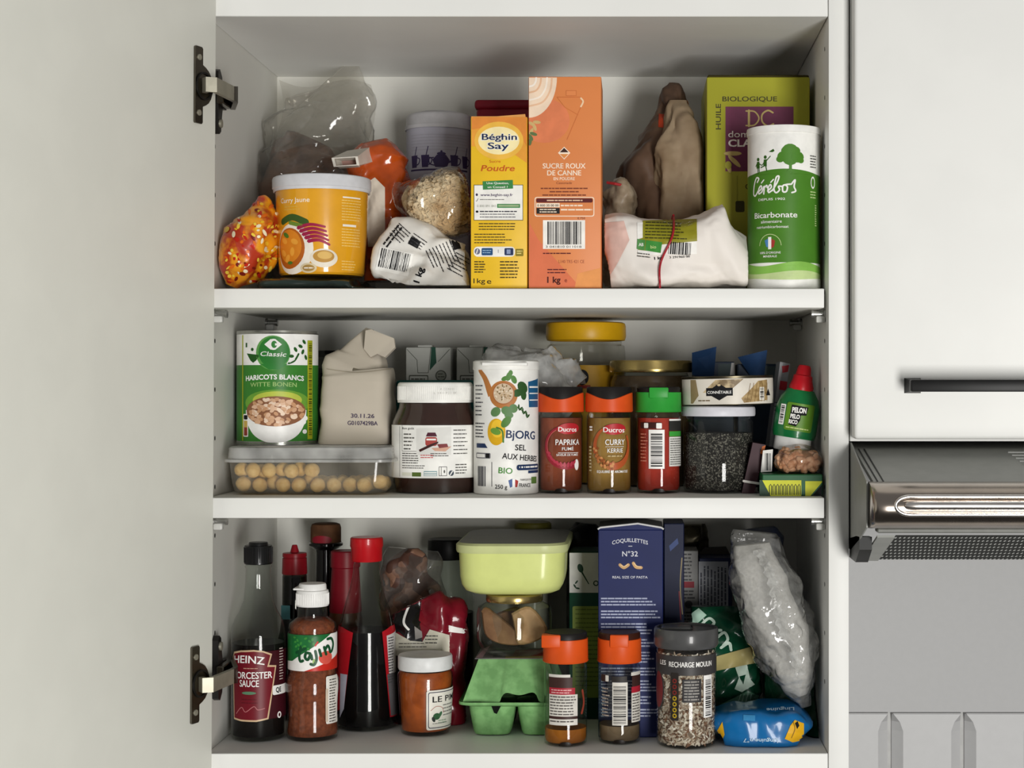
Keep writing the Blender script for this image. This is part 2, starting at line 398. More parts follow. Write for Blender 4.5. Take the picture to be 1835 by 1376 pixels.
# ------------------------------------------------------------------ the open cupboard
XL, XR, XO = X(370, 0), X(1484.8, 0), X(1521.3, 0)
ZU = Z(29.5, 0)
def cupboard():
    t = thing('wall_cupboard', 'tall white wall cupboard with open left door and two shelves of food', 'cupboard', ((XL+XR)/2, .15, ZB-.02))
    th = .0185
    MB().box(XL-.018, XL, 0, .31, ZB-th, ZU+th, INSIDE, .0006, 1).build('side_panel', t)
    b = MB(); b.box(XR, XO, 0, .31, ZB-.06, ZU+.05, PAINT, .0008, 2); b.build('side_panel', t)
    MB().box(XL, XR-.0006, 0, .31, ZU, ZU+th, PAINT, .0006, 1).build('top_panel', t)
    MB().box(XL, XR-.0006, 0, .31, ZB-th, ZB, PAINT, .0006, 1).build('bottom_panel', t)
    MB().box(XL, XR, .302, .31, ZB, ZU, INSIDE).build('back_panel', t)
    for za, zb in ((ZT, Z(552, 0)), (ZM, Z(929, 0))):
        MB().box(XL+.0015, X(1477, 0), .001, .302, zb, za, INSIDE, .0011, 2).box(XL+.0015, X(1477, 0), .0006, .0022, zb+.0004, za-.0004, PAINT, .0005, 2).build('shelf', t)
    steel = M('#b9b9b6', .25, .9, scale=200); clear = M('#c9c9c4', .3)
    for zz in (Z(552, 0), Z(929, 0)):
        for y in (.025, .245):
            for sx, xw in ((1, XL), (-1, XR)):
                b = MB()
                Tm = Matrix.Translation((xw, y, zz-.0045)) @ Matrix.Rotation(sx*math.pi/2, 4, 'Y')
                b.lathe([(0, 0), (.0045, 0), (.0045, .002), (.0028, .0025), (.0028, .0105), (.0036, .0108), (.0036, .013), (0, .013)], steel, 0, 0, 16, Tm)
                b.box(*sorted((xw+sx*.0005, xw+sx*.009)), y-.004, y+.004, zz-.0125, zz-.0062, clear, .0015, 2)
                b.build('shelf_peg', t)
    # pilot holes down both side panels
    b = MB()
    for sx, xw in ((1, XL), (-1, XR)):
        for i in range(14):
            z = ZB+.06+i*.045; y = .03
            b.lathe([(0, .0002), (.0022, .0002)], M('#3a3a36', .8), 0, 0, 10, Matrix.Translation((xw, y, z)) @ Matrix.Rotation(sx*math.pi/2, 4, 'Y'))
    b.build('peg_holes', t, kind='stuff', fix=False)
    # door, swung open a little past a right angle
    P0 = Vector((X(384, -.012), -.012, H)); dr = Vector((-.342, -.9397, 0)); nr = Vector((.9397, -.342, 0))
    tilt = Matrix.Translation(P0) @ Matrix.Rotation(math.radians(.33), 4, Vector((0, 1, 0))) @ Matrix((( dr.x, nr.x, 0, 0), (dr.y, nr.y, 0, 0), (0, 0, 1, 0), (0, 0, 0, 1)))
    b = MB(); b.box(0, .597, -.019, 0, Z(1420, 0)-H, Z(-50, 0)-H, DOORW, .0012, 2, tilt); d = b.build('door', t)
    dark = M('#6a655c', .28, 1, scale=90); bright = M('#a8a494', .46, .6, scale=90); blk = M('#1c1a18', .4)
    for py, s in ((166, 1), (1213, -1)):
        zc = Z(py, 0)-H
        b = MB()   # cup plate on the door: rounded strip with a round cup flange
        def outline(off):
            q = [(.0335, .034), (.0345, .033), (.0345, -.033), (.0335, -.034), (.0245, -.034), (.0232, -.0325), (.0232, -.0185)]
            q += [(.0232-.0152*math.sin(math.pi*k/10), -.0175*math.cos(math.pi*k/10)) for k in range(1, 10)]
            q += [(.0232, .0185), (.0232, .0325), (.0245, .034)]
            return q
        o = outline(0)
        lo = [Vector((a, .0002, zc+z)) for a, z in o]; hi = [Vector((a, .0022, zc+z)) for a, z in o]
        b.rings([lo, hi], dark, True, True, False, tilt)
        for z in (.0245, -.0245):
            b.lathe([(.0028, .0022), (.0026, .0032), (0, .0034)], bright, 0, 0, 14, tilt @ Matrix.Translation((.029, 0, zc+z)) @ Matrix.Rotation(-math.pi/2, 4, 'X'))
        b.lathe([(.0115, .0024), (.0125, .0024), (.0125, .0034), (.0108, .0034), (.0108, .0012), (0, .0012)], blk, 0, 0, 24, tilt @ Matrix.Translation((.0215, 0, zc)) @ Matrix.Rotation(-math.pi/2, 4, 'X'))
        hp = b.build('hinge', d, label='steel hinge on the cupboard door')
        # arm from the cup across to the side panel
        b = MB()
        A = tilt @ Vector((.0235, .004, zc)); B = Vector((XL+.022, .004, A.z)); C = Vector((XL+.0135, .044, A.z-.001*s)); hh = .0065
        pts = [A, A+Vector((.004, -.006, 0)), A+Vector((.010, -.004, 0)), B, B+Vector((.002, .006, 0)), C]
        top = [p+Vector((0, 0, hh)) for p in pts]; bot = [p-Vector((0, 0, hh)) for p in pts]; q = []
        for i, p in enumerate(pts):
            a, c = pts[max(i-1, 0)], pts[min(i+1, len(pts)-1)]; tg = (c-a).normalized(); nn = Vector((tg.y, -tg.x, 0))*.0022
            hz = Vector((0, 0, hh if i < 4 else hh*1.15)); q.append([p-nn-hz, p+nn-hz, p+nn+hz, p-nn+hz])
        b.rings(q[:4], bright, True, True, False); b.rings(q[3:], dark, True, True, False)
        b.box(XL+.006, XL+.0125, .012, .047, A.z-.0075, A.z+.0075, dark, .001, 1)
        b.build('hinge_arm', d, label='bright steel hinge arm')
        b = MB()   # winged mounting plate on the side panel
        w = [(.020, .0235), (.026, .026), (.034, .020), (.036, .009), (.05, .008), (.05, -.008), (.036, -.009), (.032, -.020), (.030, -.031), (.024, -.034), (.019, -.030), (.020, -.012), (.018, 0), (.019, .012)]
        zc2 = A.z
        lo = [Vector((XL+.0003, y, zc2+s*z)) for y, z in w]; hi = [Vector((XL+.006, y, zc2+s*z)) for y, z in w]
        b.rings([lo, hi], blk, True, True, False)
        b.lathe([(.004, 0), (.004, .002), (0, .0024)], bright, 0, 0, 14, Matrix.Translation((XL+.006, .0255, zc2-s*.024)) @ Matrix.Rotation(math.pi/2, 4, 'Y'))
        b.build('mounting_plate', d, label='dark hinge plate on the side panel')
cupboard()

# ------------------------------------------------------------------ neighbour cupboard and the cooker hood under it
def neighbour():
    yd = -.022; x0 = XO+.0012
    t = thing('wall_cupboard', 'closed white wall cupboard with a black bar handle above the cooker hood', 'cupboard', (X(1800, 0), .15, Z(790, 0)))
    MB().box(x0, X(2350, 0), .0005, .31, Z(790.5, 0), ZU+.05, PAINT).build('cabinet_body', t)
    d = MB().box(x0+.0008, X(2340, 0), yd, -.001, Z(787, yd), ZU+.06, PAINT, .0035, 4).build('door', t)
    b = MB(); yb = -.052; bl = M('#141414', .42, var=.1)
    za, zb = Z(702, yb), Z(680, yb)
    b.box(X(1632, yb), X(2035, yb), yb, yb+.009, za, zb, bl, .0016, 2)
    for p in (1637, 2028):
        rs = []
        for y, hw, hh in ((yb+.002, .0055, .0052), (yb+.012, .0048, .0052), (yb+.022, .005, .0055), (yd+.0002, .0075, .0068)):
            c = X(p, yb)+.004; zc = (za+zb)/2; rs.append([(c+hw*(1 if i in (1, 2) else -1), y, zc+hh*(1 if i > 1 else -1)) for i in range(4)])
        b.rings(rs, bl, True, True, False)
    b.build('handle', d, label='black bar handle')
neighbour()
def hood():
    t = thing('cooker_hood', 'grey and stainless slide-out cooker hood under the closed cupboard', 'cooker hood', (X(1800, 0), .1, Z(1000, 0)))
    grey = M('#a3a49f', .45, .1, var=.03, scale=60); steel = M('#a3988e', .24, 1, var=.05, scale=40); blk = M('#191a19', .45); xs = XO+.0015; xe = X(2340, 0)
    yf = -.105
    b = MB()   # housing: left cheek, sloping top, back
    zb0, zf0 = Z(793, 0), Z(863, yf)
    cheek = [(.0, zb0), (yf, zf0), (yf, Z(945, yf)), (-.055, Z(968, -.055)), (0, Z(985, 0)), (.30, Z(985, 0)), (.30, zb0)]
    for xa in (xs,):
        lo = [Vector((xa, y, z)) for y, z in cheek]; hi = [Vector((xa+.0012, y, z)) for y, z in cheek]; b.rings([lo, hi], grey, True, True, False)
    b.build('side_cheek', t)
    b = MB(); x1 = xs+.0035
    a = [(x1, .29, zb0-.006), (x1, -.001, zb0-.006), (x1+.004, yf+.004, zf0-.002), (x1+.004, yf+.004, zf0-.006), (x1, -.001, zb0-.010), (x1, .29, zb0-.010)]
    b.rings([[Vector(p) for p in a], [Vector((xe, p[1], p[2])) for p in a]], grey, True, True, False)
    for k in range(5):   # pressed vent slots, far right
        u = .12+k*.09; y = -u*.1; z = zb0-.006+(zf0-.002-zb0+.006)*u; xa = X(1806+k*7, y)
        b.tube([(xa, y, z+.0006), (xa+.05, y, z+.0006)], .0011, M('#8b8c86', .3), 6)
    b.build('top_sheet', t)
    b = MB()
    for dx in (.0035, .0085): b.tube([(x1+dx, -.002, zb0-.0058), (x1+dx+.004, yf+.006, zf0-.0015)], .0007, blk, 6)  # shade of two top-sheet grooves, laid on as thin black tubes
    b.build('groove_line', t)
    b = MB()   # rounded stainless front bar
    zt, zl = Z(864, yf), Z(947, yf); pr_ = []
    for k in range(19):
        a = math.pi*(k/18); pr_.append((yf+.004-.034*math.sin(a), (zt+zl)/2+(zt-zl)/2*math.cos(a)))
    pr_ += [(yf+.012, zl), (yf+.012, zt)]; rs = []
    xa = xs+.0022
    for dx, sc in ((0, .9), (.0015, .97), (.004, 1), (.012, 1), (.4, 1)):
        rs.append([Vector((xa+dx, yf+.012+(y-yf-.012)*sc, z)) for y, z in pr_])
    b.rings(rs, steel, True, True, True); b.build('front_bar', t, label='polished stainless front bar')
    b = MB(); yg = yf-.0295; zc = Z(906, yg); gx = X(1605, yg)   # long grip pressed into the bar
    ring = [(gx+.012-.012*math.sin(math.pi*k/12), yg, zc+.0075*math.cos(math.pi*k/12)) for k in range(13)]
    b.tube([(xe-.02, yg, zc+.0075), (gx+.03, yg, zc+.0075), (gx+.016, yg, zc+.0075)]+ring+[(gx+.016, yg, zc-.0075), (gx+.03, yg, zc-.0075), (xe-.02, yg, zc-.0075)], .0017, M('#efe8e2', .22, 1), 12)
    b.tube([(gx+.007, yg+.002, zc), (gx+.009, yg, zc), (gx+.014, yg-.0004, zc), (gx+.02, yg-.0004, zc), (xe-.02, yg-.0004, zc)], [.001, .003, .004, .004, .004], M('#efe8e2', .24, 1), 16)
    b.build('grip', t)
    b = MB()   # perforated grease filter slanting back under the bar, and its frame
    ya, yb = -.084, .02; za, zb = Z(957, ya), Z(1001, yb); xm = xs+.028
    b.box(xs+.010, xe, yf+.004, yf+.02, Z(956, yf), Z(947.5, yf), M('#7c7d78', .5), .001, 1)
    b.box(xs+.012, xm-.001, ya, yb, za-.003, za-.001, grey, 0, 1, Matrix.Translation((0, ya, za)) @ Matrix.Rotation(math.atan2(zb-za, yb-ya), 4, 'X') @ Matrix.Translation((0, -ya, -za)))
    b.build('filter_frame', t)
    b = MB(); hole = M('#3c3d3b', .6); bar = M('#c8cac6', .4, .3, scale=150)
    N = 78; Rw = 8
    def fp(u, v, e): y = ya+(yb-ya)*v; z = za+(zb-za)*v+e; return Vector((xm+u, y-e*.3, z))
    b.add([fp(0, 0, -.0008), fp(.3, 0, -.0008), fp(.3, 1, -.0008), fp(0, 1, -.0008)], [(0, 1, 2, 3)], hole, False)
    for i in range(N):
        for j in range(Rw):
            u = (i+.5*(j % 2))*.0038+.001; v = (j+.5)/Rw; dv = .3/Rw
            b.add([fp(u-.0011, v, -.0018), fp(u, v-dv, -.0018), fp(u+.0011, v, -.0018), fp(u, v+dv, -.0018)], [(0, 1, 2, 3)], bar, False)
    b.build('filter_mesh', t, kind='stuff')
    b = MB(); cap = [(-.06, Z(962, -.06)), (-.06, Z(985, -.06)), (-.035, Z(1000, 0)), (.01, Z(1000, 0)), (.01, Z(966, 0)), (-.04, Z(962, -.05))]
    b.rings([[Vector((xs, y, z)) for y, z in cap], [Vector((xs+.011, y, z)) for y, z in cap]], blk, True, True, False); b.build('end_cap', t, label='black plastic end cap')
hood()
# ------------------------------------------------------------------ upper shelf
CLEAR = film('#f4f4f2', .05, '#cfcfcb', .05, 1, .35, 60)
FOG = film('#d8d4d0', .26, '#a8a4a0', .16, 1.1, .5, 50)
GLASS = film('#f2f5f2', .003, '#c8ccc8', .03, 1.0)
PET = film('#f4f4f0', .008, '#d0d0cc', .05, .9)
def candy_bag():
    b = MB(); m = M('#f0a01c', .28, c2='#b8381c', scale=42, lo=.47, hi=.56, spec=.6, coat=.4)
    bag(b, [(414, 512, .045, 14, .010), (428, 480, .05, 36, .03), (450, 440, .052, 46, .036), (466, 400, .055, 34, .032), (470, 366, .06, 15, .014), (468, 352, .06, 6, .005)], m, 70, 60, 2.4, .006, 60, 3, ZT+G, fine=.001, xlim=(XL+.004, 9))
    bv = b.bvh(); p = Print(); r = random.Random(4)
    for i in range(130):
        x, y = r.uniform(405, 500), r.uniform(360, 505); c = r.choice(['#f3d24a', '#f6ecc8', '#c42a1c', '#e8701e', '#f4c02e', '#7c1d16'])
        p.ell(x, y, r.uniform(2, 6.5), r.uniform(1.5, 3.6), M(c, .3), 1+i % 3, r.uniform(0, 3), 12)
    p.emit(b, on_shape(bv, .03), 5)
    b.build('snack_bag', label='crumpled yellow and red printed bag beside the curry tub at the left wall', cat='bag')
candy_bag()
def green_sheet():
    b = MB(); m = M('#22332e', .22, var=.3, scale=30, spec=.7)
    q = lambda z: PY(ZT+z, .13); bag(b, [(494, q(.002), .13, 2, .05), (506, q(.006), .13, 10, .098), (600, q(.0065), .13, 12, .1), (652, q(.006), .13, 10, .1), (675, q(.002), .13, 3, .1), (838, q(.0018), .13, 3, .08)], m, 60, 60, 4, .003, 40, 5, ZT+G)
    b.v = [Vector((v.x, v.y, min(v.z, ZT+.0138 if v.x < X(664, .1) else ZT+.0042))) for v in b.v]
    b.build('plastic_bag', label='dark green plastic bag lying flat under the curry tub', cat='bag')
green_sheet()
def brown_bag():
    t = thing('food_bag', 'tall crumpled clear plastic bag of brown dried food behind the curry tub', 'bag', (X(565, .24), .24, ZT+.014))
    b = MB(); m = M('#8a6650', .4, c2='#4a3427', scale=45, lo=.35, hi=.65, bump=.5, spec=.3)
    bag(b, [(562, 520, .237, 66, .016), (560, 440, .237, 84, .038), (554, 340, .237, 82, .038), (550, 280, .237, 66, .03), (560, 250, .237, 34, .01)], m, 60, 56, 2.4, .009, 60, 8, ZT+.016)
    b.build('contents', t, label='brown dried food')
    b = MB()
    bag(b, [(568, 520, .237, 100, .045), (568, 440, .237, 118, .056), (562, 340, .237, 108, .056), (578, 265, .237, 100, .046), (592, 205, .24, 76, .03), (584, 158, .24, 74, .006), (580, 150, .24, 66, .002)], film('#f4f3f0', .1, '#d2d0ca', .07, 1.5, .6, 50), 96, 90, 2.3, .011, 46, 11, ZT+.0142, fine=.0022, yr=(.178, .297), xlim=(XL+.003, 9))
    b.build('clear_film', t, label='creased clear plastic')
    b = MB()  # loose upper flap of the bag
    pts = []
    for i in range(13):
        for j in range(9):
            u, v = i/12, j/8; px = 500+u*165+8*math.sin(v*5); py = 143+v*120+10*math.sin(u*6+v*2)+u*12
            y = .2+.02*math.sin(u*5+v*3)+.010*noise.noise(Vector((u*5, v*5, 2)))
            pts.append((X(px, y), y, Z(py, y)))
    fs = [(i*9+j, (i+1)*9+j, (i+1)*9+j+1, i*9+j+1) for i in range(12) for j in range(8)]
    b.add(pts, fs, film('#ecebe8', .09, '#c8c6c2', .07, 1.1, .5, 70)); o = b.build('bag_mouth', t, label='open clear flap', fix=False)
brown_bag()
def curry_tub():
    zb = ZT+.015; yA = .025+83*S(.06); t = thing('food_tub', 'yellow round tub of curry with a white lid', 'tub', (X(577, yA), yA, zb))
    lidm = M('#d5d6da', .35); yel = M('#e3a21d', .35, var=.03, coat=1)
    P = pr(yA, zb, (346, 82), (420, 79.5), (500, 75)); P[-1] = (P[-1][0], zb)
    b = MB(); b.lathe([(0, P[0][1])]+P[:-1]+[(P[-1][0], zb+.002), (P[-1][0]-.002, zb), (0, zb)], yel, X(577, yA), yA, 72)
    b.build('tub_body', t)
    b = MB(); L = pr(yA, zb, (320, 0), (320, 83), (321.5, 86), (325, 87.5), (341, 87.5), (342, 86), (347, 85.5), (347, 83)); b.lathe(L, lidm, X(577, yA), yA, 72); b.build('lid', t, label='white snap lid')
    p = Print(); W = M('#f4efe2', .4); Y2 = M('#c98a12', .4)
    p.text('Curry Jaune', 522, 357, 9, W, 66, .004, 2)
    p.greek(500, 368, 545, 2, 5, 1.6, M('#d9b04a', .5), 2, 2)
    p.rect(615, 350, 657, 352.5, W, 2); p.greek(613, 356, 660, 8, 5, 1.5, M('#f0cf78', .5), 2, 3, .1); p.rect(615, 400, 645, 404, W, 2); p.greek(613, 408, 660, 7, 5, 1.5, M('#f0cf78', .5), 2, 5, .15); p.greek(613, 466, 650, 4, 5, 1.5, M('#f0cf78', .5), 2, 6)
    # bowl of curry, chillies, saucer
    p.ell(520, 445, 42, 46, M('#efe9dc', .4), 1); p.ell(513, 444, 33, 37, M('#b5601c', .4), 2); p.ell(512, 440, 28, 30, M('#d98525', .4), 3)
    for x, y in ((500, 430), (520, 450), (508, 462), (525, 432), (497, 452)): p.ell(x, y, 8, 5, M('#e8a23c', .5), 4, x)
    p.ell(505, 420, 8, 4, M('#4c7a2a', .5), 5, .5); p.ell(515, 470, 6, 3, M('#4c7a2a', .5), 5)
    p.stroke([(495, 395), (520, 388), (548, 398)], 12, M('#3c5a26', .5), 2); p.stroke([(515, 398), (540, 404)], 7, M('#6c8c34', .5), 3)
    for k in range(5): p.stroke([(532+k*5, 408+k*6), (556+k*4, 402+k*7), (582+k*2, 406+k*8)], (7, 4), M('#9c1f44', .4), 3+k % 2)
    p.ell(580, 462, 25, 17, M('#e4dccb', .4), 3); p.ell(580, 459, 19, 11, M('#b98a3c', .5), 4); p.ell(582, 457, 13, 7, M('#d8b060', .5), 5)
    p.ell(553, 480, 15, 9, M('#d9c9a4', .4), 5); p.ell(553, 480, 11, 6, M('#a88648', .5), 6); p.greek(545, 479, 562, 1, 4, 2, W, 7, 3, 0)
    p.emit(b := MB(), on_cyl(577, yA, rprof(P)), 5); b.build('label', t)
curry_tub()
def orange_packet():
    t = thing('food_packet', 'glossy orange packet with a folded white end behind the curry tub', 'packet', (X(690, .147), .147, ZT+.015))
    b = MB(); m = M('#ad4714', .22, var=.2, scale=30, coat=.5)
    bag(b, [(676, 520, .147, 24, .018), (684, 430, .147, 33, .024), (690, 350, .147, 42, .025), (678, 300, .147, 52, .025), (672, 272, .147, 46, .022), (668, 254, .147, 28, .008)], m, 84, 70, 2.8, .008, 40, 21, ZT+.0148, fine=.0014, yr=(.121, .174))
    bv = b.bvh(); p = Print(); p.poly([(652, 330), (672, 318), (690, 336), (690, 440), (660, 442)], M('#d6cbbb', .35), 1); p.emit(b, on_shape(bv, .1), 3)
    b.build('packet_body', t)
    b = MB(); wm = M('#d9d3c8', .3)
    y = .075; A = [(594, 283), (641, 280), (644, 296), (598, 299)]; B = [(622, 270), (662, 264), (668, 290), (640, 300)]
    r0 = [Vector((X(a, y), y, Z(c, y))) for a, c in A]; r1 = [Vector((X(a, y+.05), y+.05, Z(c, y+.05))) for a, c in B]
    ctr = sum(r0, Vector())/4; r00 = [ctr+(q-ctr)*.8 for q in r0]; r01 = [q+Vector((0, .02, 0)) for q in r00]
    b.rings([r1, r0, r00, r01], wm, True, False, False); b.add(r01, [(0, 1, 2, 3)], M('#b28a80', .5), False); b.build('folded_end', t, label='white folded end of the packet')
orange_packet()
def tea_tin():
    yA = .22; t = thing('tea_tin', 'pale grey round tin printed with purple teapots and cups', 'tin', (X(787, yA), yA, ZT+G))
    body = M('#a9a8b4', .38, var=.03); lid = M('#b4b3b6', .4)
    P = pr(yA, ZT+G, (236, 58.5), (490, 58.5)); P[-1] = (P[-1][0], ZT+G)
    b = MB(); b.lathe([(0, P[0][1])]+P+[(0, ZT+G)], body, X(787, yA), yA, 64)
    p = Print(); pu = M('#3a2f55', .5)
    p.rect(727, 302, 847, 305, pu, 1)
    for cx in (737, 761, 815, 840):
        p.poly([(cx-8, 277), (cx+8, 277), (cx+6, 299), (cx-6, 299)], pu, 1); p.stroke([(cx+6, 281), (cx+13, 284), (cx+11, 292), (cx+5, 295)], 2, pu, 2); p.stroke([(cx+2, 278), (cx+6, 262)], 1.6, pu, 2)
    p.poly([(775, 286), (783, 277), (799, 277), (806, 286), (801, 299), (780, 299)], pu, 2); p.ell(791, 275, 8, 3, pu, 2); p.ell(791, 271, 2, 2, pu, 2)
    p.stroke([(804, 290), (812, 286), (815, 278)], 3.5, pu, 2); p.stroke([(777, 282), (769, 284), (770, 293), (779, 296)], 2, pu, 2)
    for k in range(6): p.rect(728, 240+k*5.4, 846, 240.8+k*5.4, M('#98979f', .5), 1)
    p.emit(b, on_cyl(787, yA, P[0][0]), 6); b.build('tin_body', t)
    b = MB(); b.lathe(pr(yA, ZT, (203, 0), (203, 36), (205, 38), (207, 52), (210, 57), (214, 58.7), (228, 59.2), (230, 61), (236, 61), (236, 58.6)), lid, X(787, yA), yA, 64); b.build('lid', t, label='plain grey lid')
tea_tin()
def white_pack():
    b = MB(); m = M('#e6e4de', .4, var=.03, scale=30)
    hullpack(b, [(668, 480, .045), (668, 495, .05), (697, 508, .034), (768, 513, .03), (836, 510, .034), (700, 387, .075), (716, 390, .08), (740, 402, .075), (775, 436, .06), (838, 436, .07), (838, 450, .05), (690, 440, .11), (700, 500, .115), (838, 500, .115), (838, 446, .112)], m, 5, .0095, 40, 31, ZT+.0046)
    bv = b.bvh(); p = Print(); a = .22
    p.rect(676, 448, 737, 490, M('#f0efea', .4), 1, a); p.bars(680, 450, 733, 484, INK, 2, 9, True, a); p.text('1 kg', 750, 493, 11, INK, 28, .03, 2, -1.25)
    p.greek(716, 400, 745, 5, 6, 1.8, M('#3a3a3c', .5), 2, 3, .2, .75); p.greek(686, 438, 735, 2, 7, 3, INK, 2, 4, .1, -.9)
    p.greek(806, 430, 858, 8, 6.5, 1.8, M('#2c2c30', .5), 2, 8, .35, 1.15); p.rect(733, 428, 752, 442, INK, 2, .5); p.greek(818, 452, 850, 6, 6.5, 1.8, M('#303034', .5), 2, 12, .3, .5); p.greek(742, 418, 772, 4, 5.5, 1.6, M('#303034', .5), 2, 14, .3, .6); p.poly([(808, 432), (820, 428), (826, 446), (814, 448)], INK, 2)
    p.emit(b, on_shape(bv, .05), 5)
    b.build('paper_pack', label='white paper pack with barcode and black print lying under the oats', cat='pack')
white_pack()
def oats():
    t = thing('oat_bag', 'clear bag of rolled oats leaning on the yellow sugar box', 'bag', (X(785, .095), .095, Z(427, .095)))
    b = MB(); m = M('#b59c78', .7, c2='#d8c6a2', kind='vor', scale=170, bump=.5)
    bag(b, [(728, 346, .1, 16, .014), (752, 358, .1, 42, .03), (790, 365, .1, 58, .036), (826, 363, .1, 57, .034), (841, 361, .1, 46, .026)], m, 40, 40, 2.3, .005, 40, 41, xlim=(-9, X(842, .1)))
    bv = b.bvh(); r = random.Random(5); fl = M('#e8d9bc', .7, c2='#c4a880', scale=30)
    for i in range(760):
        u, v = r.uniform(735, 842), r.uniform(306, 424); o = Vector((0, -D, H)); dd = (Vector((X(u, .1), .1, Z(v, .1)))-o).normalized(); h, nn, ix, ds = bv.ray_cast(o, dd)
        if h is None: continue
        if nn.y > 0: nn = -nn
        nn = (nn+Vector((r.uniform(-.6, .6), r.uniform(-.3, .3), r.uniform(-.6, .6)))).normalized(); q = nn.to_track_quat('Z', 'Y').to_matrix(); rr = r.uniform(.0026, .0044); el = r.uniform(.6, .95); ph = r.uniform(0, 6)
        b.add([h+nn*.001+q @ Vector((rr*math.cos(ph+k*math.pi/4), rr*el*math.sin(ph+k*math.pi/4), .0006*(-1)**k)) for k in range(8)], [tuple(range(8))], fl, False)
    b.build('oat_flakes', t, kind='stuff', label='rolled oat flakes', fix=False)
    b = MB(); bag(b, [(710, 328, .1, 4, .003), (720, 340, .1, 24, .012), (750, 357, .1, 47, .036), (792, 365, .1, 62, .041), (828, 363, .1, 61, .039), (842, 361, .1, 50, .03)], film('#f8f6f2', .02, '#d8d4cc', .06, 1.1, .6, 70), 60, 56, 2.3, .006, 40, 41, fine=.0012, xlim=(-9, X(843, .1)))
    b.build('clear_film', t, label='creased clear plastic')
oats()
def red_box():
    y = .2; b = MB(); m = M('#7d1526', .4, var=.05)
    b.box(X(853, y), X(956, y), y, .29, ZT+G, Z(188, y), m, .006, 3); b.box(X(852, y)-.001, X(957, y)+.001, y-.002, .292, Z(196, y), Z(178.5, y), m, .0035, 3)
    b.build('storage_box', label='dark red lidded plastic box behind the yellow sugar box', cat='box')
red_box()
def carton_open(b, x0, x1, y0, y1, z0, z1, mat, bev=.0012): b.box(x0, x1, y0, y1, z0, z1, mat, bev, 2)
def yellow_sugar():
    y = .01; b = MB(); ye = M('#edc02c', .4, var=.02); zt = Z(209, y)
    b.box(X(843.5, y), X(945, y), y, y+.062, ZT+G, zt, ye, .0011, 2)
    b.prism([(X(844, y), zt-.0004), (X(942, y), zt-.0004), (X(941, y), zt+.0024), (X(890, y), zt+.0004), (X(845, y), zt+.0003)], y+.0004, y+.0012, M('#dc9a52', .5))
    p = Print(); f = on_plane(y); OR = M('#e08a3a', .4); G_ = M('#f2cf4c', .4); NV = M('#16254a', .45); W = M('#f3f1ea', .45); BR = M('#c2561a', .45); DK = M('#4c3f14', .5); GR = M('#3c8548', .45)
    # warm flap at the top fading in bands to yellow
    p.poly([(845, 210), (944, 210), (944, 292), (915, 272), (880, 262), (845, 262)], M('#e9a03c', .4), 1); p.poly([(845, 210), (944, 210), (944, 262), (930, 240), (890, 226), (845, 232)], OR, 2)
    p.ell(894, 252, 44, 34, M('#eeb94a', .4), 3); p.ell(894, 252, 37, 25, M('#fae9b0', .4), 4)
    p.text('Béghin', 895, 245, 12, W, 66, .05, 5); p.text('Say', 893, 261, 12.5, W, 41, .05, 5)
    p.text('Béghin', 895, 245, 11.5, NV, 63, .028, 6); p.text('Say', 893, 261, 12, NV, 38, .028, 6)
    p.text('Sucre', 887, 289, 5, BR, 20, 0, 4); p.text('Poudre', 893, 301, 11, BR, 60, .012, 4, 0, .25)
    p.rect(849, 331, 937.5, 395, DK, 3); p.rect(850, 332, 936.5, 394, W, 4)
    p.poly([(865, 325), (919, 322.5), (919.5, 338), (865.5, 340)], GR, 5); p.text('Une Question,', 892, 328, 4, W, 40, .01, 6); p.text('un Conseil ?', 892, 335, 4, W, 36, .01, 6)
    p.text('www.beghin-say.fr', 890, 349, 5, M('#4a3c60', .5), 58, .02, 6); p.ell(854.5, 349, 2, 2.4, M('#3a3050', .5), 6); p.greek(860, 357, 905, 1, 5, 1.3, M('#777770', .5), 6, 2, 0); p.stroke([(853, 360), (854, 361), (857, 356)], .8, INK, 6, False)
    p.text('0 800 891 843', 872, 369, 4.4, M('#9a9c90', .5), 34, 0, 6); p.rect(891, 365.5, 932, 372.5, GR, 6); p.rect(893, 367.2, 930, 370.6, M('#9fb58a', .5), 7)
    p.ell(855, 379.3, 2.5, 2, INK, 6); p.greek(860, 378, 928, 1, 5, 2, M('#3b3b46', .5), 6, 3, 0); p.greek(860, 383.2, 925, 2, 5, 1.5, M('#62626a', .5), 6, 4, .1)
    p.greek(858, 400, 930, 3, 5, 1.7, DK, 3, 5, .15); p.greek(850, 419, 922, 2, 5, 1.7, DK, 3, 6, .3); p.greek(850, 429, 925, 2, 5, 1.7, DK, 3, 7, .3)
    p.rrect(849, 442, 923, 460, 7, W, 4); p.ell(855.5, 450.5, 5, 5.5, M('#6d7088', .5), 5); p.stroke([(854, 454), (856, 447)], 1.6, W, 6); p.rrect(863, 444.5, 883, 457.5, 2, M('#1d4c7c', .45), 5); p.greek(865, 448, 881, 2, 4, 1.5, M('#9ec0dc', .5), 6, 3, .2); p.text('1', 893, 450, 6, M('#7c7c86', .5), None, .01, 5); p.rrect(904, 444.5, 920, 457.5, 2, M('#24345c', .45), 5); p.rect(908, 447, 915, 455, M('#8d9cbd', .5), 6); p.rrect(924, 446, 938, 459, 1.5, M('#8d7c24', .5), 4); p.greek(926, 449, 936, 2, 4, 2, M('#e4d27a', .5), 5, 3, 0)
    p.greek(850, 468, 870, 5, 4.6, 2.1, DK, 3, 9, .3); p.greek(896, 468, 931, 6, 5.6, 2.2, DK, 3, 10, .15)
    p.text('1kg', 859, 503, 9, M('#3a3010', .5), 21, .008, 3); p.text('e', 876.5, 503.5, 10, M('#3a3010', .5), 8, .005, 3)
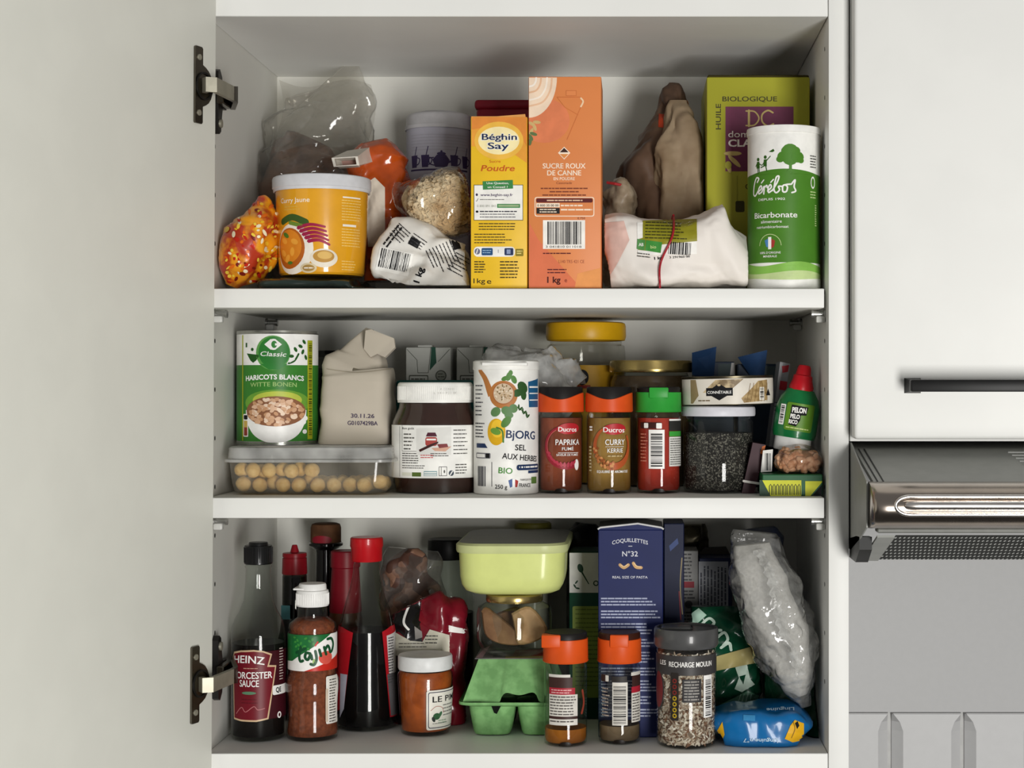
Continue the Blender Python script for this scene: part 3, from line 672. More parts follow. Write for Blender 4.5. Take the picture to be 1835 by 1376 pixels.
    p.clip(844.5, 209.5, 944, 516); p.emit(b, f); b.build('sugar_box', label='yellow box of powdered sugar with dark blue lettering', cat='box')
yellow_sugar()
def orange_sugar():
    y = .008; b = MB(); m = M('#e0884f', .42, var=.03, scale=12)
    zt = Z(137, y); b.box(X(947, y), X(1077.5, y), y, y+.07, ZT+G, zt, m, .0012, 2)
    p = Print(); f = on_plane(y); W = M('#f7e3cc', .45); BR = M('#5c1a1c', .45); D2 = M('#7c3a24', .5); PK = M('#d9704f', .42)
    p.ell(975, 216, 46, 40, M('#de7f55', .42), 1); p.poly([(949, 400), (949, 515), (1040, 515), (1000, 470), (965, 430)], M('#de7650', .42, var=.03), 1); p.poly([(1035, 490), (1076, 480), (1076, 515), (1030, 515)], M('#e89a58', .42), 1)
    # swirl of cream cut by the box edge, top left
    pts = [(948, 139)]+[(948+50*math.cos(a), 139+72*math.sin(a)) for a in [i*math.pi/2/14 for i in range(15)]]; p.poly(pts, M('#f0d6bc', .42), 2)
    for k, c in ((38, '#e6bb98'), (30, '#f6e8d8'), (20, '#e3b692'), (12, '#f7ecdf')):
        p.stroke([(948, 139+k*1.35), (948+k*.65, 139+k*1.15), (948+k*1.0, 139+k*.6), (948+k*1.08, 139)], 3.2, M(c, .45), 3)
    for x, y_, r_ in ((953, 222, .5), (958, 228, 1.2), (952, 236, 2.0), (962, 219, .1)): p.ell(x, y_, 7, 3, M('#cfae72', .5), 3, r_)
    for x, y_, r_ in ((951, 246, 1.0), (956, 240, .3), (950, 254, 1.7)): p.ell(x, y_, 7, 3, M('#5c7044', .5), 4, r_)
    # embossed pouring spout
    E = M('#c9703a', .45); p.stroke([(998, 174), (1040, 174), (1044, 184), (1016, 250)], 1.2, E, 2, False); p.stroke([(998, 174), (1012, 192), (1036, 206)], 1.2, E, 2, False); p.rect(1014, 162, 1033, 172, E, 2); p.rect(1015, 163, 1032, 171, m, 3); p.stroke([(1041, 176), (1045, 182), (1041, 191)], 3, M('#f2d0a8', .5), 3)
    p.poly([(1011, 263), (1022, 274), (1011, 286), (1000, 274)], W, 2); p.poly([(1011, 265), (1019, 273), (1003, 273)], M('#3c2018', .5), 3); p.poly([(1003, 276), (1019, 276), (1011, 284)], M('#dd8d4a', .5), 3)
    p.text('SUCRE ROUX', 1011, 297, 9.5, W, 77, .022, 2); p.text('DE CANNE', 1011, 309.5, 9.5, W, 61, .022, 2); p.text('EN POUDRE', 1011, 320, 5.5, W, 38, .012, 2); p.text('Cassonade', 1011, 327.5, 4.5, D2, 28, 0, 2, 0, .2)
    for i, (wd) in enumerate((84, 52, 78)): p.greek(1011-wd/2, 336.5+i*6, 1011+wd/2, 1, 6, 2.2, D2, 2, i+4, 0)
    p.rrect(958, 353, 1065, 388, 4, W, 2); p.rrect(959.5, 354.5, 1063.5, 386.5, 3.5, m, 3); p.rrect(961, 355.5, 1062, 363, 2.5, BR, 4); p.greek(980, 358, 1044, 1, 5, 2.4, M('#e0b89a', .5), 5, 8, 0); p.rect(961, 364, 1003, 371.5, W, 4); p.text('0 800 35 00 00', 982, 368, 4, INK, 38, .01, 5); p.rect(961.5, 372.5, 1003, 383, M('#22201f', .5), 4); p.greek(967, 374.5, 998, 2, 4.4, 1.8, W, 5, 3, .3); p.greek(1005, 367, 1045, 1, 5, 2.6, W, 4, 4, 0); p.greek(1005, 374.5, 1061, 1, 5, 2.6, W, 4, 5, 0)
    p.text('E.750', 1042, 391, 3.5, BR, 13, 0, 3); p.rect(973, 394.5, 1048.5, 446, M('#f6f2ea', .5), 3); p.bars(981, 397, 1042, 438, INK, 4, 17); p.text('3 041810 011018', 1010, 442, 4, INK, 64, 0, 4)
    p.greek(973, 453, 1024, 1, 5, 2, BR, 3, 4, .1); p.text('L140 TR5 421 CE', 1024, 468.5, 6, M('#a2583c', .5), 46, 0, 3); p.greek(981, 482, 1020, 2, 5.5, 2, BR, 3, 5, .2); p.text('1 kg', 992.5, 501, 11, M('#4a120f', .5), 24, .03, 3); p.text('e', 1014, 501.5, 8, M('#8a3420', .5), None, .01, 3)
    p.clip(948, 138.5, 1076.5, 516); p.emit(b, f); b.build('sugar_box', label='tall orange box of brown cane sugar in the middle of the upper shelf', cat='box')
orange_sugar()
def small_pouch():
    t = thing('food_bag', 'small pale twisted bag with a red tie behind the tall orange box', 'bag', (X(1105, .13), .13, ZT+G))
    b = MB(); bag(b, [(1108, 514, .13, 22, .03), (1108, 440, .13, 30, .034), (1108, 385, .13, 25, .03), (1110, 352, .13, 27, .03), (1106, 332, .13, 20, .02), (1098, 326, .13, 8, .006)], M('#b3a48e', .35, c2='#8d7c66', scale=60), 60, 54, 2.2, .009, 60, 61, ZT+G, fine=.0015); b.build('bag_body', t)
    b = MB(); y = .106; b.tube([(X(1088, y), y, Z(327, y)), (X(1102, y), y-.004, Z(330, y)), (X(1120, y), y, Z(333, y)), (X(1110, y), y+.02, Z(325, y))], .0014, M('#a02a2c', .4), 8); b.build('tie', t, label='thin red tie')
small_pouch()
def paper_bag():
    t = thing('paper_bag', 'tall brown paper bag crumpled to a point behind the white flour bag', 'bag', (X(1195, .19), .19, ZT+G))
    b = MB(); m = M('#6d5442', .5, c2='#47362b', scale=16, lo=.35, hi=.65)
    bag(b, [(1197, 515, .19, 70, .045), (1196, 400, .19, 72, .05), (1190, 330, .19, 72, .046), (1196, 270, .19, 56, .04), (1204, 210, .19, 36, .026), (1206, 165, .19, 24, .014), (1207, 149, .19, 11, .005)], m, 90, 80, 2.3, .012, 52, 71, ZT+G, fine=.0012, stretch=(1.3, 1.3, .28), xlim=(-9, X(1266, .11)-.002))
    bv = b.bvh(); p = Print(); p.poly([(1181, 204), (1194, 206), (1192, 230), (1180, 228)], M('#a83a1c', .5), 1); p.stroke([(1231, 178), (1244, 215)], 3, M('#c2602c', .5), 1); p.emit(b, on_shape(bv, .15), 6)
    b.build('outer_bag', t, label='dark brown outer wrap')
    b = MB(); m2 = M('#9c8a72', .6, c2='#78634b', scale=16, lo=.35, hi=.65)
    bag(b, [(1220, 515, .15, 46, .024), (1218, 400, .15, 48, .028), (1216, 320, .15, 44, .026), (1216, 255, .15, 34, .02), (1216, 205, .16, 24, .012), (1216, 180, .165, 15, .003)], m2, 90, 80, 2.6, .010, 60, 73, ZT+G, fine=.0012, stretch=(1.3, 1.3, .28), xlim=(-9, X(1266, .11)-.002))
    b.build('inner_bag', t, label='tan paper')
paper_bag()
def flour_bag():
    b = MB(); m = M('#e9e2da', .5, var=.03, scale=10)
    st = [(1081, 458, .055, 60, .02), (1090, 455, .055, 64, .038), (1130, 454, .055, 65, .045), (1200, 458, .055, 61, .048), (1260, 452, .055, 66, .046), (1310, 445, .055, 74, .04), (1330, 436, .055, 66, .024), (1338, 425, .055, 40, .008)]
    bag(b, st, m, 110, 84, 4.2, .009, 26, 81, ZT+.0024, fine=.0009, xlim=(X(1081, .01)+.001, .1035))
    bv = b.bvh(); p = Print(); OL = M('#8f8a22', .45); W = M('#f2efe9', .45); PK = M('#d9b4a8', .5)
    p.poly([(1081, 400), (1118, 396), (1128, 430), (1108, 470), (1090, 500), (1082, 495)], PK, 1)
    p.rect(1142, 398, 1248, 456, W, 1, -.02); p.poly([(1152, 396), (1249, 393), (1249, 432), (1186, 438), (1184, 452), (1143, 448), (1145, 428), (1152, 426)], OL, 2)
    p.greek(1157, 398, 1232, 6, 5.4, 2, M('#3c3a10', .5), 3, 6, .2, .03)
    p.poly([(1142, 428), (1157, 430), (1155, 449), (1141, 446)], M('#4c8a44', .5), 3); p.text('AB', 1149, 438, 6, W, 9, .02, 4); p.poly([(1158, 430), (1187, 434), (1184, 453), (1156, 449)], M('#3f8c3a', .5), 3); p.text('bio', 1171, 442, 6, M('#c8d890', .5), None, .01, 4)
    p.bars(1198, 434, 1238, 456, INK, 3, 21, True, .06); p.text('3 291960 00', 1218, 460, 4, INK, 36, 0, 3, -.05); p.greek(1142, 453, 1170, 2, 5, 1.8, M('#55504a', .5), 3, 2, .2, .1); p.text('1 kg', 1180, 462, 5, INK, 15, .03, 3, -.1)
    p.emit(b, on_shape(bv, .01), 3)
    b.build('flour_bag', label='white paper flour bag lying on its side with an olive label', cat='bag')
    # red elastic around it
    o = Vector((0, -D, H)); f = []
    for k in range(50):
        py = 392+k*2.5; px = 1207-28*(k/49)+5*math.sin(k*.145)
        dd = (Vector((X(px, .02), .02, Z(py, .02)))-o).normalized(); h = bv.ray_cast(o, dd)[0]
        if h is not None: f.append(h-dd*.0028+Vector((0, 0, .003-.0006*len(f) if len(f) < 5 else 0)))
    bk = []
    for k in range(14):
        u = k/13; px = 1180+27*u; z = f[-1].z+(f[0].z-f[-1].z)*u
        h = bv.ray_cast(Vector((X(px, .055), .5, z)), Vector((0, -1, 0)))[0]
        if h is not None: bk.append(h+Vector((0, .005, .004 if k > 9 else 0)))
    b = MB(); f = [v for v in f if v.z > ZT+.004]; bk = [v for v in bk if v.z > ZT+.004]; lo = [Vector((f[-1].x, f[-1].y-.001, ZT+.0012)), Vector((bk[0].x, bk[0].y+.001, ZT+.0012))]; up = []
    for k in range(1, 30):
        q = bk[-1]+(f[0]-bk[-1])*(k/30); h = bv.ray_cast(Vector((q.x, q.y, ZT+.2)), Vector((0, 0, -1)))[0]
        if h is not None: up.append(h+Vector((0, 0, .0048)))
    b.tube(f+lo+bk+up, .0010, M('#a3202c', .4), 8, True); b.build('rubber_band', label='red rubber band around the white flour bag', cat='rubber band')
flour_bag()
def oil_box():
    y = .11; b = MB(); m = M('#a3a233', .42, var=.03, scale=8); zt = Z(137.5, y)
    b.box(X(1266, y), X(1451.5, y), y, y+.13, ZT+G, zt, m, .002, 2); b.box(X(1268, y), X(1450, y), y+.002, y+.128, zt-.001, zt+.0022, M('#3c3614', .6), .001, 1)
    p = Print(); f = on_plane(y); DK = M('#3c3818', .5); PU = M('#6c2f4c', .45); W = M('#f0eae2', .5); GO = M('#c2ac6c', .5)
    p.text('BIOLOGIQUE', 1343.5, 177, 9, DK, 98, .012, 2); p.text('HUILE', 1287, 209, 9.5, DK, 46, .012, 2, math.pi/2*-1)
    p.rect(1300, 191, 1422, 307, PU, 1)
    p.stroke([(1337, 199), (1352, 200), (1360, 212), (1352, 224), (1337, 225)], 2.6, GO, 2); p.stroke([(1342, 198), (1342, 226)], 4, GO, 2)
    p.stroke([(1385, 202), (1376, 198), (1366, 205), (1366, 218), (1376, 226), (1386, 222)], 3, GO, 3)
    p.text('domaine', 1341, 240, 12, W, 72, .004, 2); p.text('CLA', 1326, 256, 13, W, 42, .03, 2)
    for x, yy, r_, l in ((1313, 275, 0, 16), (1316, 289, .75, 15), (1306, 300, 1.3, 10)): p.ell(x, yy, l, 4, GO, 2, r_)
    p.ell(1305, 296, 6, 7, M('#a8a43c', .5), 3); p.text('Olive', 1350, 334, 10, DK, None, .005, 2); p.rect(1320, 315, 1322, 368, M('#8e8c2a', .5), 1); p.rrect(1318, 360, 1334, 380, 3, DK, 2)
    p.emit(b, f); b.build('oil_box', label='large olive green carton with a purple square behind the green canister', cat='box')
oil_box()
def bicarb():
    yA = .012+66.5*S(.04); t = thing('canister', 'tall white and green canister of bicarbonate at the right end', 'canister', (X(1404.5, yA), yA, ZT+G))
    r = 65.5*S(yA-.02); cx = X(1404.5, yA); zt = Z(238, yA); W = M('#efeee9', .4)
    b = MB(); b.lathe([(0, ZT+G), (r-.001, ZT+G), (r, ZT+.0014), (r, zt)], W, cx, yA, 72)
    g = M('#4a7f26', .42, var=.03); dg = M('#2f5a1c', .45); lg = M('#86bb52', .42); p1 = M('#c2d596', .42); p = Print(); f = on_cyl(1404.5, yA, r)
    A = 200
    top = [(1404.5-A+i*10, 308-6*math.sin((i*10-A+62)/40.)*(1 if abs(i*10-A) < 75 else .6)) for i in range(41)]
    p.poly(top+[(1404.5+A, 470), (1404.5-A, 470)], g, 1)
    def wave(y0, a, w_, ph): return [(1404.5-A+i*8, y0+a*math.sin(i*8/w_+ph)) for i in range(51)]
    p.poly(wave(472, 4, 22, .6)+[(1404.5+A, 500), (1404.5-A, 500)], lg, 2); p.poly(wave(487, 3, 26, 2)+[(1404.5+A, 505), (1404.5-A, 505)], p1, 3); p.poly(wave(499, 2, 30, 1)+[(1404.5+A, 512.5), (1404.5-A, 512.5)], W, 4)
    # tree and two running children silhouettes
    for x, y_, rr in ((1416, 270, 15), (1404, 280, 11), (1430, 281, 12), (1416, 284, 14), (1409, 270, 9), (1426, 270, 9), (1398, 285, 7), (1436, 287, 6)): p.ell(x, y_, rr, rr*.85, g, 2+int(x) % 3, 0, 14)
    p.poly([(1414, 290), (1419, 290), (1419, 302), (1425, 308), (1409, 308), (1414, 302)], g, 5)
    for x, y_ in ((1354, 283), (1370, 280)): p.ell(x, y_, 3, 3.2, dg, 2)
    p.poly([(1351, 287), (1357, 287), (1358, 299), (1350, 299)], dg, 2); p.stroke([(1353, 299), (1354, 309)], 1.8, dg, 2); p.stroke([(1356, 299), (1357, 306)], 1.8, dg, 2); p.stroke([(1352, 289), (1348, 295)], 1.6, dg, 2); p.stroke([(1356, 290), (1363, 294), (1368, 288)], 1.6, dg, 2)
    p.poly([(1367, 284), (1373, 284), (1373, 297), (1366, 296)], dg, 2); p.stroke([(1373, 286), (1380, 279)], 1.7, dg, 2); p.stroke([(1367, 296), (1361, 298)], 2, dg, 2); p.stroke([(1371, 296), (1373, 305)], 2, dg, 2); p.poly([(1377, 271), (1386, 266), (1388, 270), (1384, 272)], dg, 2)
    # script lettering
    C = [[(1352, 324), (1356, 318), (1350, 316), (1344, 328), (1342, 344), (1347, 348), (1354, 340)], [(1354, 342), (1362, 336), (1361, 331), (1356, 336), (1356, 345), (1363, 342)], [(1363, 342), (1368, 332), (1367, 346)], [(1367, 336), (1373, 331), (1374, 335)], [(1375, 341), (1382, 335), (1380, 330), (1376, 336), (1377, 344), (1384, 340)], [(1384, 341), (1393, 326), (1396, 316), (1391, 318), (1387, 338), (1391, 345), (1397, 340), (1395, 334), (1402, 334)], [(1409, 331), (1403, 333), (1403, 343), (1409, 343), (1411, 335), (1408, 331), (1418, 330)], [(1418, 330), (1425, 322), (1423, 334), (1426, 342), (1419, 345)]]
    for c in C: p.stroke(c, 2.9, W, 4)
    for x in (1364, 1383): p.stroke([(x-2, 326), (x+3, 321)], 2.4, W, 4)
    p.text('DEPUIS 1902', 1381, 356, 4.2, W, 52, .015, 4); p.text('Bicarbonate', 1387, 384, 10.5, W, 84, .02, 4); p.text('alimentaire', 1381, 396, 5.5, W, 40, .006, 4); p.text('natriumbicarbonaat', 1382, 405.5, 5, W, 62, .006, 4)
    p.poly([(1369, 430), (1376, 427), (1376, 443), (1372, 441)], M('#4a7fb5', .45), 4); p.rect(1376, 424, 1382, 446, W, 4); p.poly([(1382, 427), (1389, 431), (1387, 442), (1382, 444)], M('#a33a32', .45), 4)
    p.stroke([(1379+21*math.cos(a), 440-21*math.sin(a)) for a in [.05+i*3.04/12 for i in range(13)]], 1.2, p1, 4, False); p.text('100% D\u2019ORIGINE', 1379, 452, 4, W, 40, .01, 4); p.text('MINERALE', 1379, 458.5, 4, W, 26, .01, 4)
    p.ell(1464, 325, 6, 11, W, 4); p.ell(1464, 325, 4, 8, g, 5); p.greek(1457, 341, 1474, 3, 5, 1.8, p1, 4, 3, .2); p.greek(1457, 276, 1475, 5, 5, 2, M('#44443e', .5), 2, 4, .2); p.greek(1470, 365, 1476, 10, 4, 1.8, p1, 4, 5, .2)
    p.emit(b, f, 6); b.build('canister_body', t)
    b = MB(); b.lathe([(0, zt-.0012), (r-.0025, zt-.0012), (r-.0022, zt+.0022), (r+.0006, zt+.0026), (r+.001, zt+.0006), (r+.001, zt-.0035), (r, zt-.0038)], W, cx, yA, 72); b.build('lid', t, label='white recessed lid')
bicarb()
# ------------------------------------------------------------------ lower shelf
def rrect_ring(x0, x1, y0, y1, z, r, n=6):
    p = []
    for cx, cy, a0 in ((x1-r, y0+r, -90), (x1-r, y1-r, 0), (x0+r, y1-r, 90), (x0+r, y0+r, 180)):
        p += [Vector((cx+r*math.cos(math.radians(a0+k*90/n)), cy+r*math.sin(math.radians(a0+k*90/n)), z)) for k in range(n+1)]
    return p
LIDZ = Z(800.5, .03)
def food_box():
    y0, y1 = .03, .175; z0 = ZM+G; zr = Z(827, y0); x0, x1 = X(405, y0), X(697, y0)
    t = thing('food_container', 'clear rectangular food container of round beige nuts under the bean tin', 'container', ((x0+x1)/2, .1, z0))
    tub = film('#f4f0e8', .13, '#e4dccb', .1, .9)
    b = MB(); rs = []
    for ins, z, r in ((.014, z0, .012), (.007, z0+.0012, .014), (.0035, z0+.004, .015), (.002, z0+.010, .015), (0, zr, .015)): rs.append(rrect_ring(x0+ins, x1-ins, y0+ins*.8, y1-ins*.8, z, r))
    b.rings(rs, tub, True, False); b.build('tub', t)
    b = MB(); lid = film('#e8e8e6', .42, '#e2e2de', .22, .7); xa, xb = X(395, y0-.004), X(705, y0-.004)
    rs = [rrect_ring(xa, xb, y0-.005, y1+.005, zr-.0006, .016), rrect_ring(xa, xb, y0-.005, y1+.005, zr+.0018, .016), rrect_ring(x0-.001, x1+.001, y0-.0025, y1+.0025, zr+.0026, .0155), rrect_ring(x0, x1, y0-.0015, y1+.0015, LIDZ-.0012, .015), rrect_ring(x0+.002, x1-.002, y0, y1, LIDZ, .014)]
    b.rings(rs, lid, False, True); b.build('lid', t, label='milky white lid')
    # the nuts: front layer as they lie in the photograph, more behind, settled apart
    f = [(165, 1085), (265, 1087), (370, 1110), (203, 1165), (290, 1180), (222, 1022), (340, 1030), (440, 1042), (487, 1110), (445, 1175), (553, 1070), (632, 1050), (615, 1128), (570, 1178), (672, 1178), (765, 1175), (868, 1172), (955, 1165), (1045, 1150), (135, 1150)]
    rr = .0073; pts = []; rg = random.Random(3)
    for a, c in f:
        y = y0+.0125+rg.uniform(0, .004); px, py = 380+a/3.53, 540+c/3.53; pts.append([X(px, y), y, Z(py, y)])
    nf = len(pts)
    for k in range(20): pts.append([rg.uniform(x0+.014, x1-.014), rg.uniform(.06, .085), z0+.0095+rg.uniform(0, .018)])
    lo, hi = (x0+.0105, y0+.0105, z0+.0085), (x1-.0105, y1-.011, zr-.0085)
    for it in range(160):
        for i in range(len(pts)):
            for j in range(i):
                d = [pts[i][q]-pts[j][q] for q in range(3)]; l = math.sqrt(sum(q*q for q in d)) or 1e-6
                if l < 2*rr*1.02:
                    s_ = (2*rr*1.02-l)/l*.5
                    for q in range(3): pts[i][q] += d[q]*s_; pts[j][q] -= d[q]*s_
            if i >= nf: pts[i][2] -= .0002
            for q in range(3): pts[i][q] = min(max(pts[i][q], lo[q]), hi[q])
    nut = M('#e4c688', .5, c2='#cfa860', scale=160, lo=.35, hi=.7, bump=.5); proto = None
    for i, q in enumerate(pts):
        if proto is None:
            bm = bmesh.new(); bmesh.ops.create_icosphere(bm, subdivisions=3, radius=1); b = MB(); vs = []
            for v in bm.verts:
                c = v.co; k = 1+.06*noise.noise(c*1.7)+.035*noise.noise(c*5); vs.append(Vector(q)+Vector((c.x*1.02, c.y*.97, c.z*.95))*rr*k*.97)
            bm.verts.index_update(); b.add(vs, [[v.index for v in fc.verts] for fc in bm.faces], nut); bm.free()
            proto = b.build('round_nut', label='round beige nut loose inside the clear food container', cat='nut', group='nuts in the food container'); zoff = Vector(q)-proto.location
            me = proto.data
            for v in me.vertices: v.co -= zoff
            proto.location = q
        else:
            o = proto.copy(); scn.collection.objects.link(o); o.location = q; o.rotation_euler = (rg.uniform(0, 6), rg.uniform(0, 6), rg.uniform(0, 6))
food_box()
def bean_tin():
    yA = .062+72*S(.1); zb = LIDZ+G; t = thing('food_tin', 'green and white tin of white beans standing on the food container lid', 'tin', (X(497.5, yA), yA, zb))
    r = 71.5*S(yA); cx = X(497.5, yA); z1 = Z(594, yA); steel = M('#b9b9b4', .22, .9)
    b = MB(); b.lathe([(0, z1-.003), (r-.003, z1-.003), (r-.0025, z1), (r, z1), (r+.0004, z1-.002), (r-.0006, z1-.0035), (r-.0006, zb+.0045), (r+.0004, zb+.003), (r, zb), (r-.002, zb), (r-.003, zb+.002), (0, zb+.002)], steel, cx, yA, 72); b.build('tin_body', t, label='bare steel tin')
    b = MB(); f = on_cyl(497.5, yA, r); p = Print(); W = M('#ecebe8', .35); g = M('#3b7d30', .38, var=.04); dg = M('#23551f', .4); ye = M('#a9ae26', .4)
    A = 222; p.rect(497.5-A, 598, 497.5+A, 795, W, 1); p.rect(497.5-A, 654, 497.5+A, 795, g, 2)
    p.ell(497, 722, 64, 24, M('#6a9c38', .4), 3); p.ell(497, 717, 46, 16, M('#b7c24c', .4), 4)
    p.ell(489, 632, 31, 31, M('#5d9a4e', .4), 3); p.ell(491, 631, 28, 28, M('#2f7a33', .38), 4); p.poly([(466, 652), (516, 652), (500, 662), (482, 662)], M('#2f7a33', .38), 4)
    # emblem: white lozenge with a c-shaped cut
    p.poly([(474, 617), (486, 607), (486, 627)], W, 5); p.poly([(505, 617), (493, 607), (493, 627)], W, 5); p.ell(490, 617, 8.5, 10, W, 5); p.ell(491.5, 617, 5, 6.5, M('#2f7a33', .38), 6); p.rect(493, 615, 500, 619, W, 7)
    p.text('Classic', 490, 634, 8.5, W, 46, .012, 5, .03, .25)
    p.text('HARICOTS BLANCS', 491, 678, 9, W, 112, .03, 5, 0, 0, 'c', 3); p.text('WITTE BONEN', 489, 689.5, 8, M('#9cbf74', .45), 86, .02, 5, 0, 0, 'c', 1.5)
    p.poly([(435, 735)]+smoothpts([(553, 735), (550, 756), (536, 778), (514, 791), (494, 793), (474, 791), (452, 778), (438, 756), (435, 735)], 4), W, 5); p.ell(494, 737, 57, 27, M('#8a5c40', .5), 6)
    rg = random.Random(8); bc = [M(c, .45) for c in ('#dcb698', '#cfa482', '#ead0b8', '#c4946e')]
    for i in range(105):
        a = rg.uniform(0, 6.28); q = math.sqrt(rg.random()); p.ell(494+52*q*math.cos(a), 738+23*q*math.sin(a), rg.uniform(4, 6), rg.uniform(2.6, 3.8), bc[i % 4], 7+i % 6, rg.uniform(-.8, .8), 10)
    p.rrect(428, 742, 441, 783, 2, W, 6); p.rrect(429.5, 744, 439.5, 752, 2, INK, 7); p.rrect(430, 754, 439, 781, 2, M('#8a3a2c', .45), 7); p.rect(430, 754, 439, 766, M('#c0a050', .45), 8)
    p.poly([(437, 633), (466, 636), (458, 646), (452, 650), (446, 646)], dg, 3); p.rect(434, 614, 438, 622, dg, 3); p.ell(450, 626, 3, 3, dg, 3)
    for x, y_, r_ in ((522, 638, 0), (530, 626, 1), (545, 630, 2), (540, 620, .4), (552, 640, 1.2), (548, 612, .8)): p.ell(x, y_, 5, 3, dg, 3, r_, 10)
    p.stroke([(517, 651), (528, 646), (536, 634)], 3.5, dg, 3); p.stroke([(519, 649), (528, 644)], 1.2, W, 4)
    p.rect(556, 609, 570, 788, ye, 5); p.bars(559, 614, 568, 782, M('#3e4010', .5), 6, 6, False)
    p.ell(547, 756, 5, 5, W, 6); p.ell(552, 750, 4, 4, W, 6); p.ell(549, 774, 5, 4, W, 6); p.rect(424, 600, 427, 790, ye, 5)
    p.emit(b, f, 6); b.build('paper_label', t, label='printed paper label')
bean_tin()
def paper_flour():
    zb = LIDZ+G; y = .115; b = MB(); m = M('#bdb4a5', .75, var=.05, scale=10)
    st = [(643, 800, y, 63, .034), (643, 790, y, 64, .036), (643, 720, y, 61.5, .036), (642, 672, y, 59, .035), (641, 662, y, 57, .03), (650, 640, y, 42, .02), (656, 615, y, 26, .010), (661, 596, y, 12, .004), (663, 589, y, 7, .002)]
    bag(b, st, m, 70, 56, 5.5, .0022, 40, 91, zb, smooth=False)
    bv = b.bvh()
    fm = m; q = [(655, 592), (665, 590), (706, 606), (708, 622), (690, 640), (676, 634), (664, 640), (652, 625)]
    cz = []
    for k, (px, py) in enumerate(q): yy = y-.024+.008*math.sin(k*2.1); cz.append(Vector((X(px, yy), yy, Z(py, yy))))
    b.rings([cz, [v+Vector((0, .006, -.001)) for v in cz]], fm, True, True, False)
    p = Print(); pu = M('#4c4258', .6); p.text('30.11.26', 650, 745, 7.5, pu, 42, .02, 1, .02); p.text('G0107429BA', 650, 758, 7.5, pu, 54, .02, 1, .02); p.stroke([(586, 661), (640, 668), (700, 661)], 1, M('#9a917f', .8), 1)
    p.emit(b, on_shape(bv, .08), 8); b.build('flour_bag', label='plain beige paper bag with a stamped date on the food container lid', cat='bag')
paper_flour()
def grey_carton():
    y = .21; b = MB(); b.box(X(560, y), X(606, y), y, y+.07, ZM+G, Z(628, y), M('#4a4b48', .5), .002, 2); p = Print(); p.rect(566, 640, 600, 660, M('#6d6f66', .5), 1); p.rect(582, 628, 600, 634, INK, 2); p.rect(574, 668, 580, 760, INK, 1); p.greek(586, 670, 602, 12, 6, 2, M('#777972', .5), 1, 3)
    p.emit(b, on_plane(y)); b.build('grey_carton', label='dark grey printed carton in the gap behind the bean tin and beige bag', cat='carton')
grey_carton()
def teal_box():
    y = .135; b = MB(); m = M('#0d4f4b', .45); b.box(X(709, y), X(850, y), y, y+.05, ZM+G, Z(681, y), m, .003, 2); b.build('teal_box', label='dark teal box standing behind the jar of dark brown spread', cat='box')
teal_box()
def brick(px0, px1, lab):
    y = .2; z1 = Z(622, y); x0, x1 = X(px0, y), X(px1, y); t = thing('drink_carton', lab, 'carton', ((x0+x1)/2, y+.04, ZM+G), 'brick cartons at the back of the lower shelf')
    m = M('#b9bab4', .4, var=.03); gr = M('#1d4a3a', .4); dk = M('#55574f', .5); b = MB(); b.box(x0, x1, y, y+.07, ZM+G, z1, m, .0015, 2)
    p = Print(); w = px1-px0; g_ = lambda u: px0+w*u
    p.stroke([(g_(.03), 626), (g_(.25), 645)], 1, dk, 2); p.stroke([(g_(.25), 645), (g_(.27), 668)], 1, dk, 2); p.stroke([(g_(.27), 668), (g_(.5), 668)], 1, dk, 2); p.stroke([(g_(.5), 668), (g_(.56), 622)], 1, dk, 2); p.poly([(g_(.57), 622), (g_(.66), 622), (g_(.68), 650), (g_(.53), 664)], gr, 1); p.stroke([(g_(.97), 626), (g_(.72), 648)], 1, dk, 2)
    p.ell(g_(.78), 673, 10, 10, dk, 1); p.ell(g_(.78), 673, 8, 8, M('#8c8f86', .5), 2); p.greek(g_(.71), 669, g_(.86), 2, 5, 2, dk, 3, 2); p.rrect(g_(.07), 672, g_(.5), 690, 2, dk, 1); p.rrect(g_(.09), 674, g_(.48), 690, 2, m, 2); p.greek(g_(.12), 678, g_(.45), 2, 5, 2.4, dk, 3, 4); p.rect(px0, 690, px1, 870, M('#8f938a', .5), 1)
    p.emit(b, on_plane(y)); b.build('carton_body', t)
    b = MB(); b.box(x0+w*.26*S(y), x0+w*.58*S(y), y+.0005, y+.02, z1, z1+.0022, m, .0006, 1); b.build('folded_tab', t)
brick(727, 808, 'grey brick drink carton at the back above the white jar lid'); brick(818, 904, 'grey brick drink carton at the back partly behind the herb salt canister')
